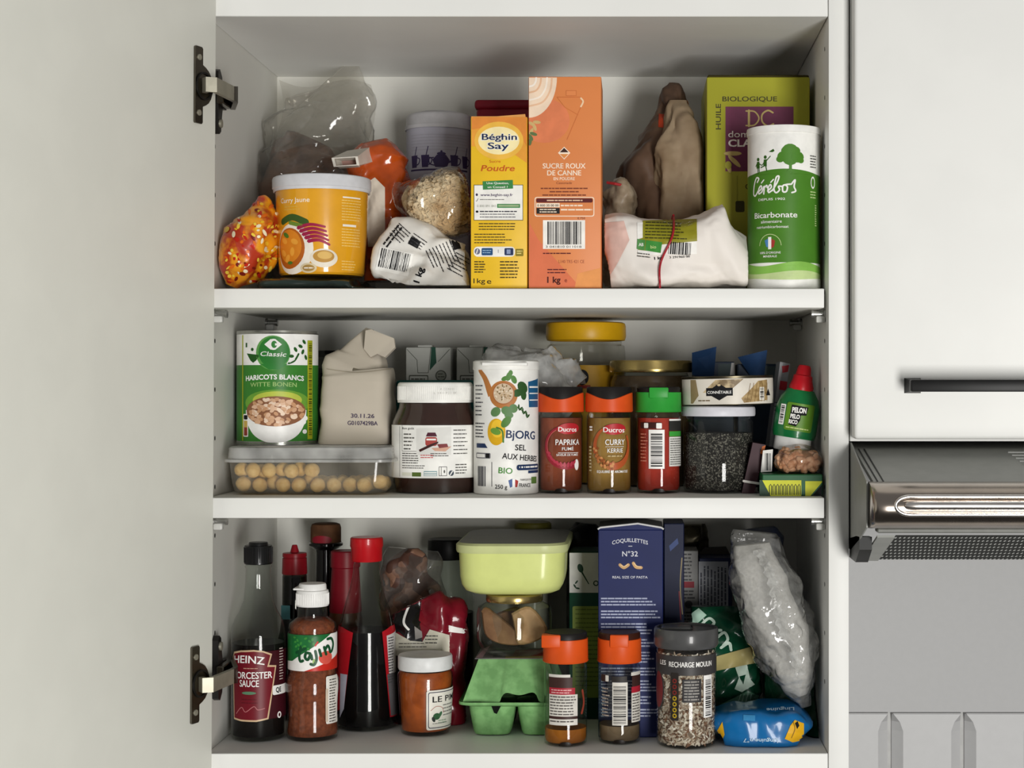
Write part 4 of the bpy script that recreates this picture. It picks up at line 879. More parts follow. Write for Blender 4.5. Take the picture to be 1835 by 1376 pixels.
def spread_jar():
    yA = .05+70*S(.08)*.72; t = thing('spread_jar', 'jar of dark brown spread with a white ribbed lid and white label', 'jar', (X(780, yA), yA, ZM+G))
    cx = X(780, yA); P = pr(yA, ZM+G, (722, 62), (730, 63), (745, 70), (755, 74), (762, 75), (850, 75), (856, 72), (880, 70), (884, 67)); P[-1] = (P[-1][0], ZM+G)
    br = M('#3a201a', .25, var=.1, coat=.5); b = MB(); b.lathe([(0, P[0][1])]+P+[(0, ZM+G)], br, cx, yA, 72, sy=.72); b.build('spread', t, label='dark brown spread')
    b = MB(); b.lathe([(r+.0009, z) for r, z in P]+[(0, ZM+G-.0002)], GLASS, cx, yA, 72, sy=.72); b.build('jar_glass', t, label='clear glass')
    W = M('#ecebe6', .4); b = MB(); L = pr(yA, ZM, (685, 0), (685, 63), (687, 66), (690, 67), (717, 67.5), (721, 67), (721, 62)); b.lathe(L, W, cx, yA, 72, sy=.8)
    for k in range(120):
        a = 2*math.pi*k/120; rr = 67.3*S(yA); b.box(cx+rr*math.sin(a)-.0003, cx+rr*math.sin(a)+.0003, yA-.8*rr*math.cos(a)-.0004, yA-.8*rr*math.cos(a)+.0004, Z(716, yA), Z(692, yA), W)
    p = Print(); gy = M('#c2c1ba', .5); p.text('A CONSO', 808, 697, 4, gy, 26, 0, 1); p.text('L 24H P22 0C', 806, 704, 4, gy, 44, 0, 1)
    yf = yA-.8*67.5*S(yA); p.emit(b, lambda px, py, L: Vector((cx+68*S(yA)*math.sin((px-780)/68), yA-.8*68*S(yA)*math.cos((px-780)/68)-L*EPS, Z(py, yf))), 6); b.build('lid', t, label='white ribbed screw lid')
    rl = 75*S(yA)+.0014; yf = yA-.72*rl
    def fn(px, py, L): a = (px-780)*S(yf)/rl; return Vector((cx+(rl+L*EPS)*math.sin(a), yA-(.72*rl+L*EPS)*math.cos(a), Z(py, yf)))
    p = Print(); g = M('#55534e', .5); p.rect(780-112, 762, 780+112, 857, W, 1); p.rect(712, 764, 714, 855, M('#a8a7a2', .5), 2)
    p.text('Bon goût', 734, 767.5, 4, INK, 27, .02, 2); p.rect(719.5, 762, 720.3, 809, g, 2); p.rect(719.5, 808.5, 756, 809.3, g, 2)
    for k, l in enumerate((17, 25, 20, 18, 16)): p.greek(724, 777+k*6.6, 724+l, 1, 5, 2.3, g, 2, k+1, 0)
    p.greek(720, 812, 757, 5, 4.2, 1.7, g, 2, 6, .08); p.greek(720, 834, 770, 2, 4, 1.5, g, 2, 8, .2); p.rect(720, 847, 742, 853, M('#d9d9ca', .5), 2); p.rect(743, 846.5, 761, 854, M('#54682e', .5), 2); p.rect(766, 844, 790, 853, M('#8aa6aa', .5), 2); p.rect(767, 846, 789, 848, W, 3); p.rect(767, 850, 789, 852, W, 3)
    p.poly([(752, 768), (816, 765), (816, 815), (752, 815)], M('#dcdbd6', .45), 2); p.poly([(770, 782), (773, 775), (787, 775), (790, 782)], M('#4c1b2c', .5), 3); p.rrect(769, 783, 790, 799, 4, M('#a8443e', .5), 3); p.rect(771, 786, 788, 789, W, 4); p.poly([(757, 806), (778, 796), (792, 791), (792, 794), (780, 800), (759, 810)], M('#3c1a18', .5), 5); p.poly([(780, 803), (816, 800), (805, 809), (786, 808)], M('#cfa088', .5), 4); p.poly([(790, 796), (808, 795), (810, 801), (794, 803)], M('#7c2a2c', .5), 5)
    p.greek(760, 815, 785, 2, 4, 1.5, M('#c24a4c', .5), 3, 4, .1); p.greek(778, 812, 814, 2, 4, 1.5, g, 3, 6, .2)
    p.rrect(793, 836, 808, 853, 1, g, 2); p.rrect(794, 837, 807, 852, 1, W, 3); p.rect(797, 837, 798, 852, g, 4); p.ell(803, 845, 1.5, 3, g, 4); p.ell(816, 848, 5, 5, M('#3c4450', .5), 2); p.stroke([(814, 851), (818, 845)], 2, W, 3)
    p.greek(820, 770, 852, 7, 7, 1.8, g, 2, 12, .3); p.greek(824, 832, 850, 4, 5, 2, g, 2, 13, .2)
    p.emit(b := MB(), fn, 6); b.build('label', t)
spread_jar()
def herb_salt():
    yA = .03+58.5*S(.06); r = 57.8*S(yA); t = thing('canister', 'white canister of herb salt with a wooden spoon and lemon printed on it', 'canister', (X(907, yA), yA, ZM+G)); cx = X(907, yA); zt = Z(662, yA)
    W = M('#eeede8', .38); b = MB(); b.lathe([(0, ZM+G), (r-.001, ZM+G), (r, ZM+.0014), (r, zt), (0, zt)], W, cx, yA, 72)
    f = on_cyl(907, yA, r); p = Print(); wd = M('#b3743c', .45); gn = M('#4f7f38', .45); dg = M('#2f5428', .45); nv = M('#1c3157', .45)
    p.stroke([(852, 663), (866, 678), (876, 700), (880, 708)], (8, 15), wd, 2); p.ell(902, 707, 26, 25, wd, 2); p.ell(902, 705, 20, 20, M('#a8683a', .45), 3); p.ell(902, 705, 18, 18, M('#cdb79c', .6), 4)
    rg = random.Random(2)
    for i in range(60):
        a = rg.uniform(0, 6.28); q = 16*math.sqrt(rg.random()); p.ell(902+q*math.cos(a), 705+q*math.sin(a), 2, 1.3, M(rg.choice(['#e2d3bc', '#b89c78', '#7d6a48', '#d8c4a6']), .6), 5, a, 6)
    for x, y_, rx, ry, r_ in ((912, 674, 9, 5, -1.2), (905, 678, 7, 4, -.4), (921, 680, 8, 5, -2), (915, 668, 5, 4, -1.5)): p.ell(x, y_, rx, ry, gn, 2, r_, 12)
    for x, y_, rx, ry, r_ in ((938, 694, 12, 9, .8), (928, 704, 10, 7, -.3), (940, 708, 9, 6, 1.5)): p.ell(x, y_, rx, ry, dg, 2, r_, 12)
    for x, y_, rx, ry, r_ in ((908, 736, 10, 8, .3), (920, 732, 8, 8, 1), (912, 744, 8, 6, 0), (888, 738, 8, 10, .9)): p.ell(x, y_, rx, ry, M('#5d8352', .45), 3, r_, 14)
    p.stroke([(925, 728), (940, 738), (952, 746)], 1.6, dg, 2)
    for k in range(6): p.ell(930+k*4, 729+k*3.4, 5, 1.8, dg, 3, -.7 if k % 2 else 1.6, 8)
    p.ell(889, 774, 17, 24, M('#dcaa1e', .42), 2); p.ell(891, 768, 12, 16, M('#f0c438', .42), 3); p.stroke([(902, 792), (900, 772), (890, 766)], 3, gn, 4); p.ell(907, 756, 12, 7, gn, 4, -.9, 14); p.ell(888, 773, 10, 6, M('#6c9a3c', .45), 4, .3, 14)
    p.text('BjORG', 938, 779, 15, nv, 62, .018, 5, .06); p.text('SEL', 934, 802, 10.5, INK, 22, .012, 5, .06); p.text('AUX HERBES', 938, 820, 10.5, INK, 76, .012, 5, .1); p.text('BIO', 906, 843, 11, M('#4a8a3a', .45), 25, .016, 5, .06); p.rrect(926, 833, 985, 843, 4, nv, 4); p.greek(931, 836, 980, 1, 5, 3, W, 5, 3, 0); p.rect(950, 844, 985, 849, nv, 4)
    p.text('250 g', 898, 872, 7.5, INK, 22, .012, 5, .03); p.poly([(911, 861), (918, 858), (918, 872), (914, 874)], M('#3c5a94', .45), 5); p.rect(918, 858, 923, 874, M('#f6f6f4', .45), 5); p.poly([(923, 859), (929, 862), (927, 873), (923, 873)], M('#a83430', .45), 5); p.text('FABRIQUE EN', 945, 860, 3.4, INK, 24, 0, 5); p.text('FRANCE', 943, 870, 7, INK, 25, .008, 5, .02); p.rect(958, 856, 975, 868, M('#5c7c3c', .45), 5)
    p.poly([(950, 684), (985, 678), (985, 730), (952, 730)], M('#1f5a84', .45), 2); p.rect(953, 692, 985, 695, W, 3); p.rect(953, 704, 985, 706, W, 3); p.rect(953, 716, 985, 718, W, 3)
    p.greek(836, 690, 862, 8, 7.5, 2.2, M('#55555a', .5), 2, 3, .3); p.greek(836, 758, 866, 5, 6, 2.2, M('#44444a', .5), 2, 4, .2); p.poly([(842, 795), (866, 795), (872, 803), (842, 803)], nv, 3); p.rrect(840, 812, 878, 822, 2, M('#77777c', .5), 2); p.rrect(843, 814, 866, 820, 1, W, 3); p.rect(868, 813, 876, 821, INK, 3); p.bars(846, 836, 868, 872, M('#44444a', .5), 3, 8); p.rect(880, 828, 881.2, 872, INK, 2)
    p.emit(b, f, 6); b.build('canister_body', t)
    b = MB(); b.lathe([(0, Z(646, yA)), (r-.0012, Z(646, yA)), (r+.0006, Z(648, yA)), (r+.0008, zt-.0002), (r, zt-.0006)], W, cx, yA, 72); b.box(cx-.02, cx+.022, yA-r-.0016, yA-r+.004, Z(656, yA), Z(650, yA), W, .0008, 2); b.build('lid', t, label='white plastic lid')
herb_salt()
def crumpled_wrap():
    b = MB(); m = film('#f4f4f4', .42, '#f0f0ee', .12, 1.6, .9, 80)
    bag(b, [(868, 660, .15, 12, .01), (890, 655, .15, 34, .03), (925, 665, .15, 44, .035), (965, 690, .15, 60, .035), (1005, 715, .15, 46, .03), (1030, 735, .15, 26, .01)], m, 70, 54, 2, .013, 60, 15, ZM+G)
    bag(b, [(940, 625, .165, 6, .004), (960, 640, .16, 16, .012), (995, 668, .155, 30, .018), (1025, 700, .15, 34, .014)], m, 40, 30, 2, .010, 45, 17, ZM+G)
    bag(b, [(950, 868, .155, 70, .02), (950, 780, .155, 72, .034), (950, 700, .155, 68, .03)], m, 30, 30, 3, .008, 45, 18, ZM+G)
    b.build('plastic_bag', label='crumpled clear plastic bag behind the herb salt canister', cat='bag')
crumpled_wrap()
def yellow_jar():
    yA = .235; cx = X(1050, yA); t = thing('jar', 'clear jar with a yellow screw lid and yellow contents at the back', 'jar', (cx, yA, ZM+G)); ye = M('#c99a12', .35, var=.04)
    P = pr(yA, ZM+G, (612, 64), (617, 64), (620, 69), (628, 70), (640, 71), (860, 71)); P[-1] = (P[-1][0], ZM+G)
    b = MB(); b.lathe(P+[(0, ZM+G)], PET, cx, yA, 64); b.build('jar_wall', t, label='clear plastic')
    b = MB(); zf = Z(655, yA); b.lathe([(0, zf), (69*S(yA), zf), (69*S(yA), ZM+.002), (0, ZM+.002)], M('#c79a1c', .5, var=.1), cx, yA, 48); b.build('contents', t, label='yellow contents')
    b = MB(); b.lathe(pr(yA, ZM, (578, 0), (578, 66), (580, 70), (585, 71.5), (603, 72), (610, 70), (611, 66)), ye, cx, yA, 64); b.build('lid', t, label='yellow screw lid')
    p = Print(); p.rect(995, 656, 1105, 720, M('#c2931a', .45), 1); p.ell(1043, 676, 12, 14, INK, 2); p.ell(1043, 673, 4.5, 6, M('#8d8578', .5), 3); p.poly([(1036, 688), (1038, 680), (1048, 680), (1050, 688)], M('#77706a', .5), 3); p.stroke([(1038, 671), (1043, 665), (1048, 671)], 2, M('#222020', .5), 4); p.rect(1028, 690, 1058, 696, M('#8a2a1c', .5), 2)
    p.emit(b := MB(), on_cyl(1050, yA, P[3][0]+.0004), 6); b.build('label', t)
yellow_jar()
def gold_jar():
    yA = .19; cx = X(1166, yA); t = thing('jar', 'wide glass jar with a gold lid behind the green-capped spice jar', 'jar', (cx, yA, ZM+G))
    P = pr(yA, ZM+G, (668, 66), (674, 68), (684, 72), (700, 73), (860, 73)); P[-1] = (P[-1][0], ZM+G)
    b = MB(); b.lathe(P+[(0, ZM+G)], GLASS, cx, yA, 64); b.build('jar_glass', t, label='clear glass')
    b = MB(); b.lathe([(0, P[0][1]-.003)]+[(r-.002, z-.003 if i == 0 else z) for i, (r, z) in enumerate(P[:-1])]+[(P[-1][0]-.002, ZM+.002), (0, ZM+.002)], M('#7a6247', .6, c2='#5a4430', scale=70, lo=.3, hi=.7), cx, yA, 48); b.build('contents', t, label='brown contents')
    b = MB(); b.lathe(pr(yA, ZM, (647, 0), (647, 68), (646, 70), (646.5, 73), (650, 74), (661, 74), (663, 74.5), (667, 73.5), (667, 70)), M('#b8a266', .25, .9), cx, yA, 64); b.build('lid', t, label='gold metal lid')
gold_jar()
# --- spice jars: one builder, each with its own cap, contents and label
def spice_cap(t, c, yA, py0, py1, hw, col, style):
    """style 'dip': coloured collar with a scooped front and black flip top; 'flip': collar with a tab and dark slots"""
    m = M(col, .38, var=.04); bk = M('#1c1918', .45); r = hw*S(yA); z0, z1 = Z(py1, yA), Z(py0, yA); hgt = z1-z0
    if style == 'dip':
        b = MB(); n = 64; rs = []
        top = lambda a: z1-hgt*(.24+.26*max(0, math.cos(a))**3*(1 if True else 0))
        zs = [lambda a: z0, lambda a: z0+.0006, top]
        rs.append([Vector((c+r*.985*math.sin(2*math.pi*k/n), yA-r*.985*math.cos(2*math.pi*k/n), z0)) for k in range(n)])
        rs.append([Vector((c+r*1.02*math.sin(2*math.pi*k/n), yA-r*1.02*math.cos(2*math.pi*k/n), z0+.0008)) for k in range(n)])
        rs.append([Vector((c+r*math.sin(2*math.pi*k/n), yA-r*math.cos(2*math.pi*k/n), top(2*math.pi*k/n))) for k in range(n)])
        rs.append([Vector((c+r*.96*math.sin(2*math.pi*k/n), yA-r*.96*math.cos(2*math.pi*k/n), top(2*math.pi*k/n)+.0003)) for k in range(n)])
        b.rings(rs, m, True, True); b.build('cap_collar', t, label='bright scooped cap collar')
        b = MB(); b.lathe([(r*.955, z0+hgt*.3), (r*.955, z1-.0012), (r*.92, z1), (0, z1)], bk, c, yA, 56); b.build('flip_top', t, label='black flip top')
    else:
        b = MB(); b.lathe([(r*.985, z0), (r*1.02, z0+.001), (r, z0+.0016), (r*.985, z1-hgt*.22), (r*.9, z1-hgt*.2), (0, z1-hgt*.2)], m, c, yA, 64)
        f = -1 if style == 'flipl' else 0
        b.box(c-r*.42+f*r*.6, c+r*.42+f*r*.6, yA-r*1.0, yA-r*.4, z1-hgt*.45, z1-hgt*.02, m, .0012, 2)
        b.build('cap_collar', t, label='bright plastic cap collar')
        b = MB(); b.lathe([(r*.93, z1-hgt*.28), (r*.95, z1-hgt*.06), (r*.9, z1), (0, z1)], bk if style != 'flip2' else M('#3b1d14', .4), c, yA, 56); b.build('flip_top', t, label='dark flip top')
def spice(name, lab, px, hw, py0, pyc, yf, zb, cap, style, cont, fill, group, lev=None):
    yA = yf+hw*S(yf+.02); c = X(px, yA); t = thing(name, lab, 'spice jar', (c, yA, zb+G), group); r = (hw-2)*S(yA); z0 = Z(pyc, yA)
    prof = [(r*.93, z0+.0006), (r*.93, z0-.001), (r, z0-.004), (r, zb+.005), (r*.985, zb+.0015), (r*.93, zb+G), (0, zb+.0022)]
    b = MB(); b.lathe(prof, GLASS, c, yA, 56); b.build('jar_glass', t, label='clear glass')
    zf = z0-.006 if lev is None else Z(lev, yA)
    b = MB(); b.lathe([(0, zf), (r*.955, zf+.0005), (r*.955, zb+.006), (r*.9, zb+.003), (0, zb+.0032)], cont, c, yA, 48); b.build('spice', t, label=fill)
    # small dark notch pressed into the foot of the glass
    spice_cap(t, c, yA, py0, pyc, hw, cap, style)
    b = MB(); n = M('#1f1712', .3); p = Print(); yy = Z(0, 0)
    pb = CY-(zb-H)/S(yf); p.poly([(px-13, pb-3), (px-9, pb-8), (px-5, pb-9.5), (px+5, pb-9.5), (px+9, pb-8), (px+13, pb-3)], n, 1); p.emit(b, on_cyl(px, yA, r+.0003), 5)
    b.build('foot_notch', t)
    return t, yA, r
GRP = 'spice jars on the lower shelf'
Wt = M('#f0eeea', .4); RED = M('#b3242c', .4)
def paprika():
    t, yA, r = spice('spice_jar', 'spice jar of paprika with orange and black cap', 1005, 41, 693, 738, .05, ZM, '#d8501c', 'dip', M('#94492f', .6, c2='#783823', scale=40, bump=.3), 'dark red paprika', GRP)
    p = Print(); f = on_cyl(1005, yA, r+.0004); pk = M('#8f2430', .42)
    def arc(x, y_, rx, ry, a0, a1, w_, m, L): p.stroke([(x+rx*math.cos(math.radians(a)), y_-ry*math.sin(math.radians(a))) for a in [a0+(a1-a0)*i/14 for i in range(15)]], w_, m, L)
    arc(1014, 800, 37, 36, 95, 300, (3, 12), pk, 1); arc(1014, 800, 35, 34, 120, 270, 1.4, M('#c05a58', .42), 2)
    for k in range(10): a = math.radians(200+k*11); p.ell(1014+34*math.cos(a), 800-33*math.sin(a), 5, 2.4, M('#b0384a', .42), 3, a, 10)
    p.ell(1020, 768, 22, 10, RED, 2, -.05); p.text('Ducros', 1018, 769, 8.5, Wt, 35, .02, 3, .02); p.text('PAPRIKA', 1019, 792, 10.5, Wt, 47, .012, 3); p.text('FUMÉ', 1018, 804, 6, Wt, 22, .005, 3); p.greek(1000, 811, 1040, 1, 5, 1, Wt, 3, 2, 0); p.text('SAVEUR DE FUMÉE', 1018, 815, 4, Wt, 42, .004, 3); p.ell(1036, 833, 5, 10, Wt, 3)
    p.emit(b := MB(), f, 5); b.build('printed_label', t)
paprika()
def curry():
    t, yA, r = spice('spice_jar', 'spice jar of yellow-brown curry with orange and black cap', 1091.5, 42, 693, 738, .046, ZM, '#d8501c', 'dip', M('#a88040', .6, c2='#8c6830', scale=30, bump=.3), 'yellow-brown curry powder', GRP)
    p = Print(); f = on_cyl(1091.5, yA, r+.0004); og = M('#b0542a', .42)
    def arc(x, y_, rx, ry, a0, a1, w_, m, L): p.stroke([(x+rx*math.cos(math.radians(a)), y_-ry*math.sin(math.radians(a))) for a in [a0+(a1-a0)*i/16 for i in range(17)]], w_, m, L)
    arc(1098, 800, 34, 36, 100, 200, (3, 9), og, 1); arc(1098, 800, 34, 36, 30, -100, (4, 14), og, 1); rg = random.Random(6)
    for k in range(46): a = math.radians(185+rg.uniform(0, 88)); q = rg.uniform(.8, 1.12); p.ell(1098+34*q*math.cos(a), 800-36*q*math.sin(a), 3, 2.4, M(rg.choice(['#c88a54', '#a86434', '#8a4c24']), .5), 2+k % 3, a, 8)
    p.ell(1102, 769, 22, 10, RED, 2, -.05); p.text('Ducros', 1101, 770, 9, Wt, 40, .02, 3, .03); p.text('CURRY', 1103, 792, 10.5, Wt, 37, .014, 3); p.greek(1085, 800, 1120, 1, 5, .8, Wt, 3, 3, 0); p.text('KERRIE', 1103, 807, 8, Wt, 29, .008, 3); p.greek(1089, 816, 1116, 1, 5, 2.5, M('#b8a070', .5), 3, 4, 0); p.text('EQUILIBRÉ ET AROMATISÉ', 1099, 845, 4.6, Wt, 60, .012, 3); p.greek(1050, 764, 1058, 2, 5, 3, Wt, 2, 3, 0); p.greek(1049, 800, 1056, 8, 6, 3, M('#c9b890', .5), 2, 8, .2)
    p.emit(b := MB(), f, 5); b.build('printed_label', t)
curry()
def chilli():
    t, yA, r = spice('spice_jar', 'spice jar of red powder with a green cap and barcode label', 1180, 41, 693, 738, .05, ZM, '#2f9a38', 'flip', M('#b5382a', .6, c2='#962a1e', scale=40, bump=.3), 'bright red spice', GRP)
    p = Print(); f = on_cyl(1180, yA, r+.0004); p.rect(1162, 770, 1191, 840, Wt, 1); p.bars(1166, 777, 1187, 836, INK, 2, 12, False); p.rrect(1143, 757, 1186, 768, 2, M('#3c1a18', .5), 1); p.rrect(1152, 758, 1161, 767, 1.5, Wt, 2); p.rrect(1176, 758, 1186, 768, 1.5, Wt, 2); p.greek(1143, 777, 1160, 9, 6, 2, M('#c87a64', .5), 1, 5, .3)
    p.rect(1200, 752, 1240, 772, M('#2c2c2a', .5), 1); p.rect(1200, 751, 1240, 754, Wt, 2); p.rect(1200, 773, 1240, 782, M('#3c9a3c', .45), 1); p.rect(1200, 783, 1240, 836, M('#dcdad4', .45), 1); p.greek(1202, 786, 1236, 12, 4.1, 1.6, M('#55554f', .5), 2, 4, .1)
    p.emit(b := MB(), f, 5); b.build('printed_label', t)
chilli()
def chia():
    yf = .05; yA = yf+64*S(.08); c = X(1287, yA); t = thing('seed_jar', 'glass jar of dark chia seeds with a white lid under the fish tin', 'jar', (c, yA, ZM+G)); r = 63*S(yA)
    z0 = Z(746, yA); b = MB(); b.lathe([(r*.9, z0+.001), (r*.93, z0-.002), (r, z0-.005), (r, ZM+.006), (r*.97, ZM+.002), (r*.9, ZM+G), (0, ZM+.002)], GLASS, c, yA, 64); b.build('jar_glass', t, label='clear glass')
    zf = Z(775, yA); b = MB(); b.lathe([(0, zf), (r*.965, zf), (r*.965, ZM+.007), (r*.92, ZM+.003), (0, ZM+.003)], M('#2b2826', .6, c2='#8b857c', kind='vor', scale=900, lo=.6, hi=1, bump=.6), c, yA, 56); b.build('chia_seeds', t, kind='stuff', label='dark speckled seeds')
    b = MB(); b.lathe(pr(yA, ZM, (727, 0), (727, 62), (729, 65.5), (733, 66.5), (742, 66.5), (745, 65.5), (745, 62)), M('#d6d5dc', .35), c, yA, 64); b.build('lid', t, label='white lid')
    return Z(727, yA)
LIDC = chia()
def fish_tin():
    yA = .085; cx = X(1304, yA); zb = LIDC+.0008; rx, ry = 81*S(yA), .033; zt = zb+(728-676)*S(yA)
    t = thing('fish_tin', 'oval fish tin with a photo-printed wrapper on top of the seed jar', 'tin', (cx, yA, zb)); gold = M('#4a4436', .28, .8)
    T = Matrix.Translation((cx, yA, zb)) @ Matrix.Rotation(math.radians(-1.2), 4, 'Y') @ Matrix.Translation((-cx, -yA, -zb))
    b = MB(); s_ = ry/rx; b.lathe([(0, zb+.0012), (rx*.96, zb+.0012), (rx*.975, zb), (rx*.99, zb+.001), (rx*.985, zb+.003), (rx, zt-.003), (rx*1.015, zt-.002), (rx*1.015, zt-.0004), (rx*.985, zt), (rx*.97, zt-.0015), (0, zt-.0015)], gold, cx, yA, 72, T, 1, s_); b.build('tin_body', t, label='dull gold tin')
    def fn(px, py, L): a = (px-1304)/82; z = zb+(728-py)*S(yA); q = rx*1.0+.0005+L*EPS; return T @ Vector((cx+q*math.sin(a), yA-(ry+.0006+L*EPS)*math.cos(a), z))
    p = Print(); br = M('#7d6a4e', .4, c2='#c9b48e', scale=120); p.rect(1304-118, 681, 1304+118, 726, M('#d9d2c6', .35), 1)
    p.poly([(1255, 705), (1280, 683), (1330, 682), (1300, 706)], br, 2); p.poly([(1325, 716), (1360, 686), (1385, 684), (1385, 720), (1330, 724)], M('#b59a6c', .4, c2='#8a7048', scale=200), 2); p.poly([(1226, 682), (1240, 682), (1246, 710), (1232, 724), (1226, 724)], M('#8c7a58', .4), 2)
    for k in range(7): p.stroke([(1335+k*8, 722), (1343+k*7, 690)], 1, M('#7a6038', .5), 3)
    p.poly([(1262, 697), (1310, 697), (1310, 711), (1262, 711)], INK, 3); p.poly([(1274, 697), (1286, 689), (1298, 697)], INK, 3); p.poly([(1272, 711), (1286, 719), (1300, 711)], INK, 3); p.text('CONNÉTABLE', 1286, 704.5, 5, Wt, 43, .02, 4); p.ell(1286, 692, 3, 2, M('#c9b48e', .4), 4)
    p.rrect(1362, 697, 1375, 720, 1, M('#e2ddd2', .4), 3); p.bars(1364, 699, 1373, 718, INK, 4, 4, False); p.poly([(1380, 712), (1388, 700), (1396, 712)], INK, 3); p.greek(1245, 718, 1272, 1, 4, 2, M('#6a5a40', .5), 3, 3)
    p.emit(b := MB(), fn, 5); b.build('wrapper', t, label='printed wrapper band')
fish_tin()
def navy_boxes():
    for k, (x0, x1, y, top, fl, lab) in enumerate(((1243, 1316, .165, 648, [(1240, 632), (1284, 621), (1279, 676), (1240, 672)], 'navy blue box with raised flap behind the left end of the fish tin'), (1322, 1394, .15, 652, [(1322, 640), (1375, 627), (1369, 676), (1346, 676)], 'navy blue box with raised flap behind the right end of the fish tin'))):
        t = thing('chocolate_box', lab, 'box', (X((x0+x1)/2, y), y+.02, ZM+G), 'navy boxes behind the fish tin'); m = M('#1c2b3f', .4, var=.1); b = MB(); b.box(X(x0, y), X(x1, y), y, y+.045, ZM+G, Z(top, y), m, .0008, 1)
        p = Print(); p.rect(x0+44, top+4, x1-1, top+32, M('#39474a', .45), 1)
        if k == 0: p.poly([(1311, 650), (1316, 650), (1316, 672), (1308, 672)], M('#c9c6c4', .45), 2)
        p.emit(b, on_plane(y)); b.build('box_body', t)
        b = MB(); yy = y-.012; fr = [Vector((X(a, yy+.012*(c > 650)), yy+.010*(c > 650), Z(c, yy))) for a, c in fl]; b.rings([fr, [v+Vector((0, .0008, 0)) for v in fr]], M('#20395c', .35, var=.2, scale=25), True, True, False)
        b.build('flap', t)
navy_boxes()
def leaning_packs():
    # thin pale box with red squares, leaning
    y = .105; A = [(1378, 800), (1398, 648), (1416, 652), (1394, 802)]; b = MB(); q = [(X(a, y), Z(c, y)) for a, c in A]; b.prism(q, y, y+.05, M('#8d8f93', .45)); p = Print()
    p.poly([(1398, 650), (1403, 650), (1383, 800), (1378, 800)], M('#a9a9ac', .5), 1); p.poly([(1401, 656), (1414, 654), (1412, 666), (1402, 668)], M('#a5202c', .45), 2); p.poly([(1398, 682), (1411, 684), (1409, 700), (1396, 698)], M('#a5202c', .45), 2); p.greek(1388, 720, 1398, 10, 7, 2, M('#5c5d62', .5), 2, 3)
    p.emit(b, on_plane(y)); zmin = min(v.z for v in b.v); b.v = [v-Vector((0, 0, zmin-(ZM+.048))) if False else v for v in b.v]
    b.build('thin_box', label='thin grey box with red squares leaning behind the squeeze bottle', cat='box')
    y = .055; A = [(1329, 888.5), (1349, 793), (1372, 797), (1352, 889)]; z0 = ZM+G; b = MB(); q = [(X(a, y), max(Z(c, y), z0)) for a, c in A]; b.prism(q, y, y+.07, M('#3d2229', .45, var=.05)); p = Print(); p.poly([(1366, 800), (1372, 798), (1368, 815), (1362, 812)], M('#c2662c', .5), 1)
    p.emit(b, on_plane(y)); b.build('chocolate_bar', label='dark burgundy bar leaning beside the seed jar', cat='chocolate bar')
    b = MB(); y = .0535; b.tube([(X(1333, y), y, Z(862, y)), (X(1345, y), y-.001, Z(864, y)), (X(1361, y), y, Z(866.5, y)), (X(1362, y), y+.075, Z(866.5, y)), (X(1333, y), y+.075, Z(862, y))], .0012, M('#e9e4de', .5), 8, True); b.build('rubber_band', label='thin white elastic around the burgundy bar', cat='rubber band')
    y = .06; b = MB(); b.box(X(1319, y+.07), X(1329, y+.07), y+.07, y+.12, ZM+G, Z(800, y+.07), M('#b9b9b8', .5), .0006, 1); b.build('white_card', label='narrow pale card box between the seed jar and burgundy bar', cat='box')
leaning_packs()
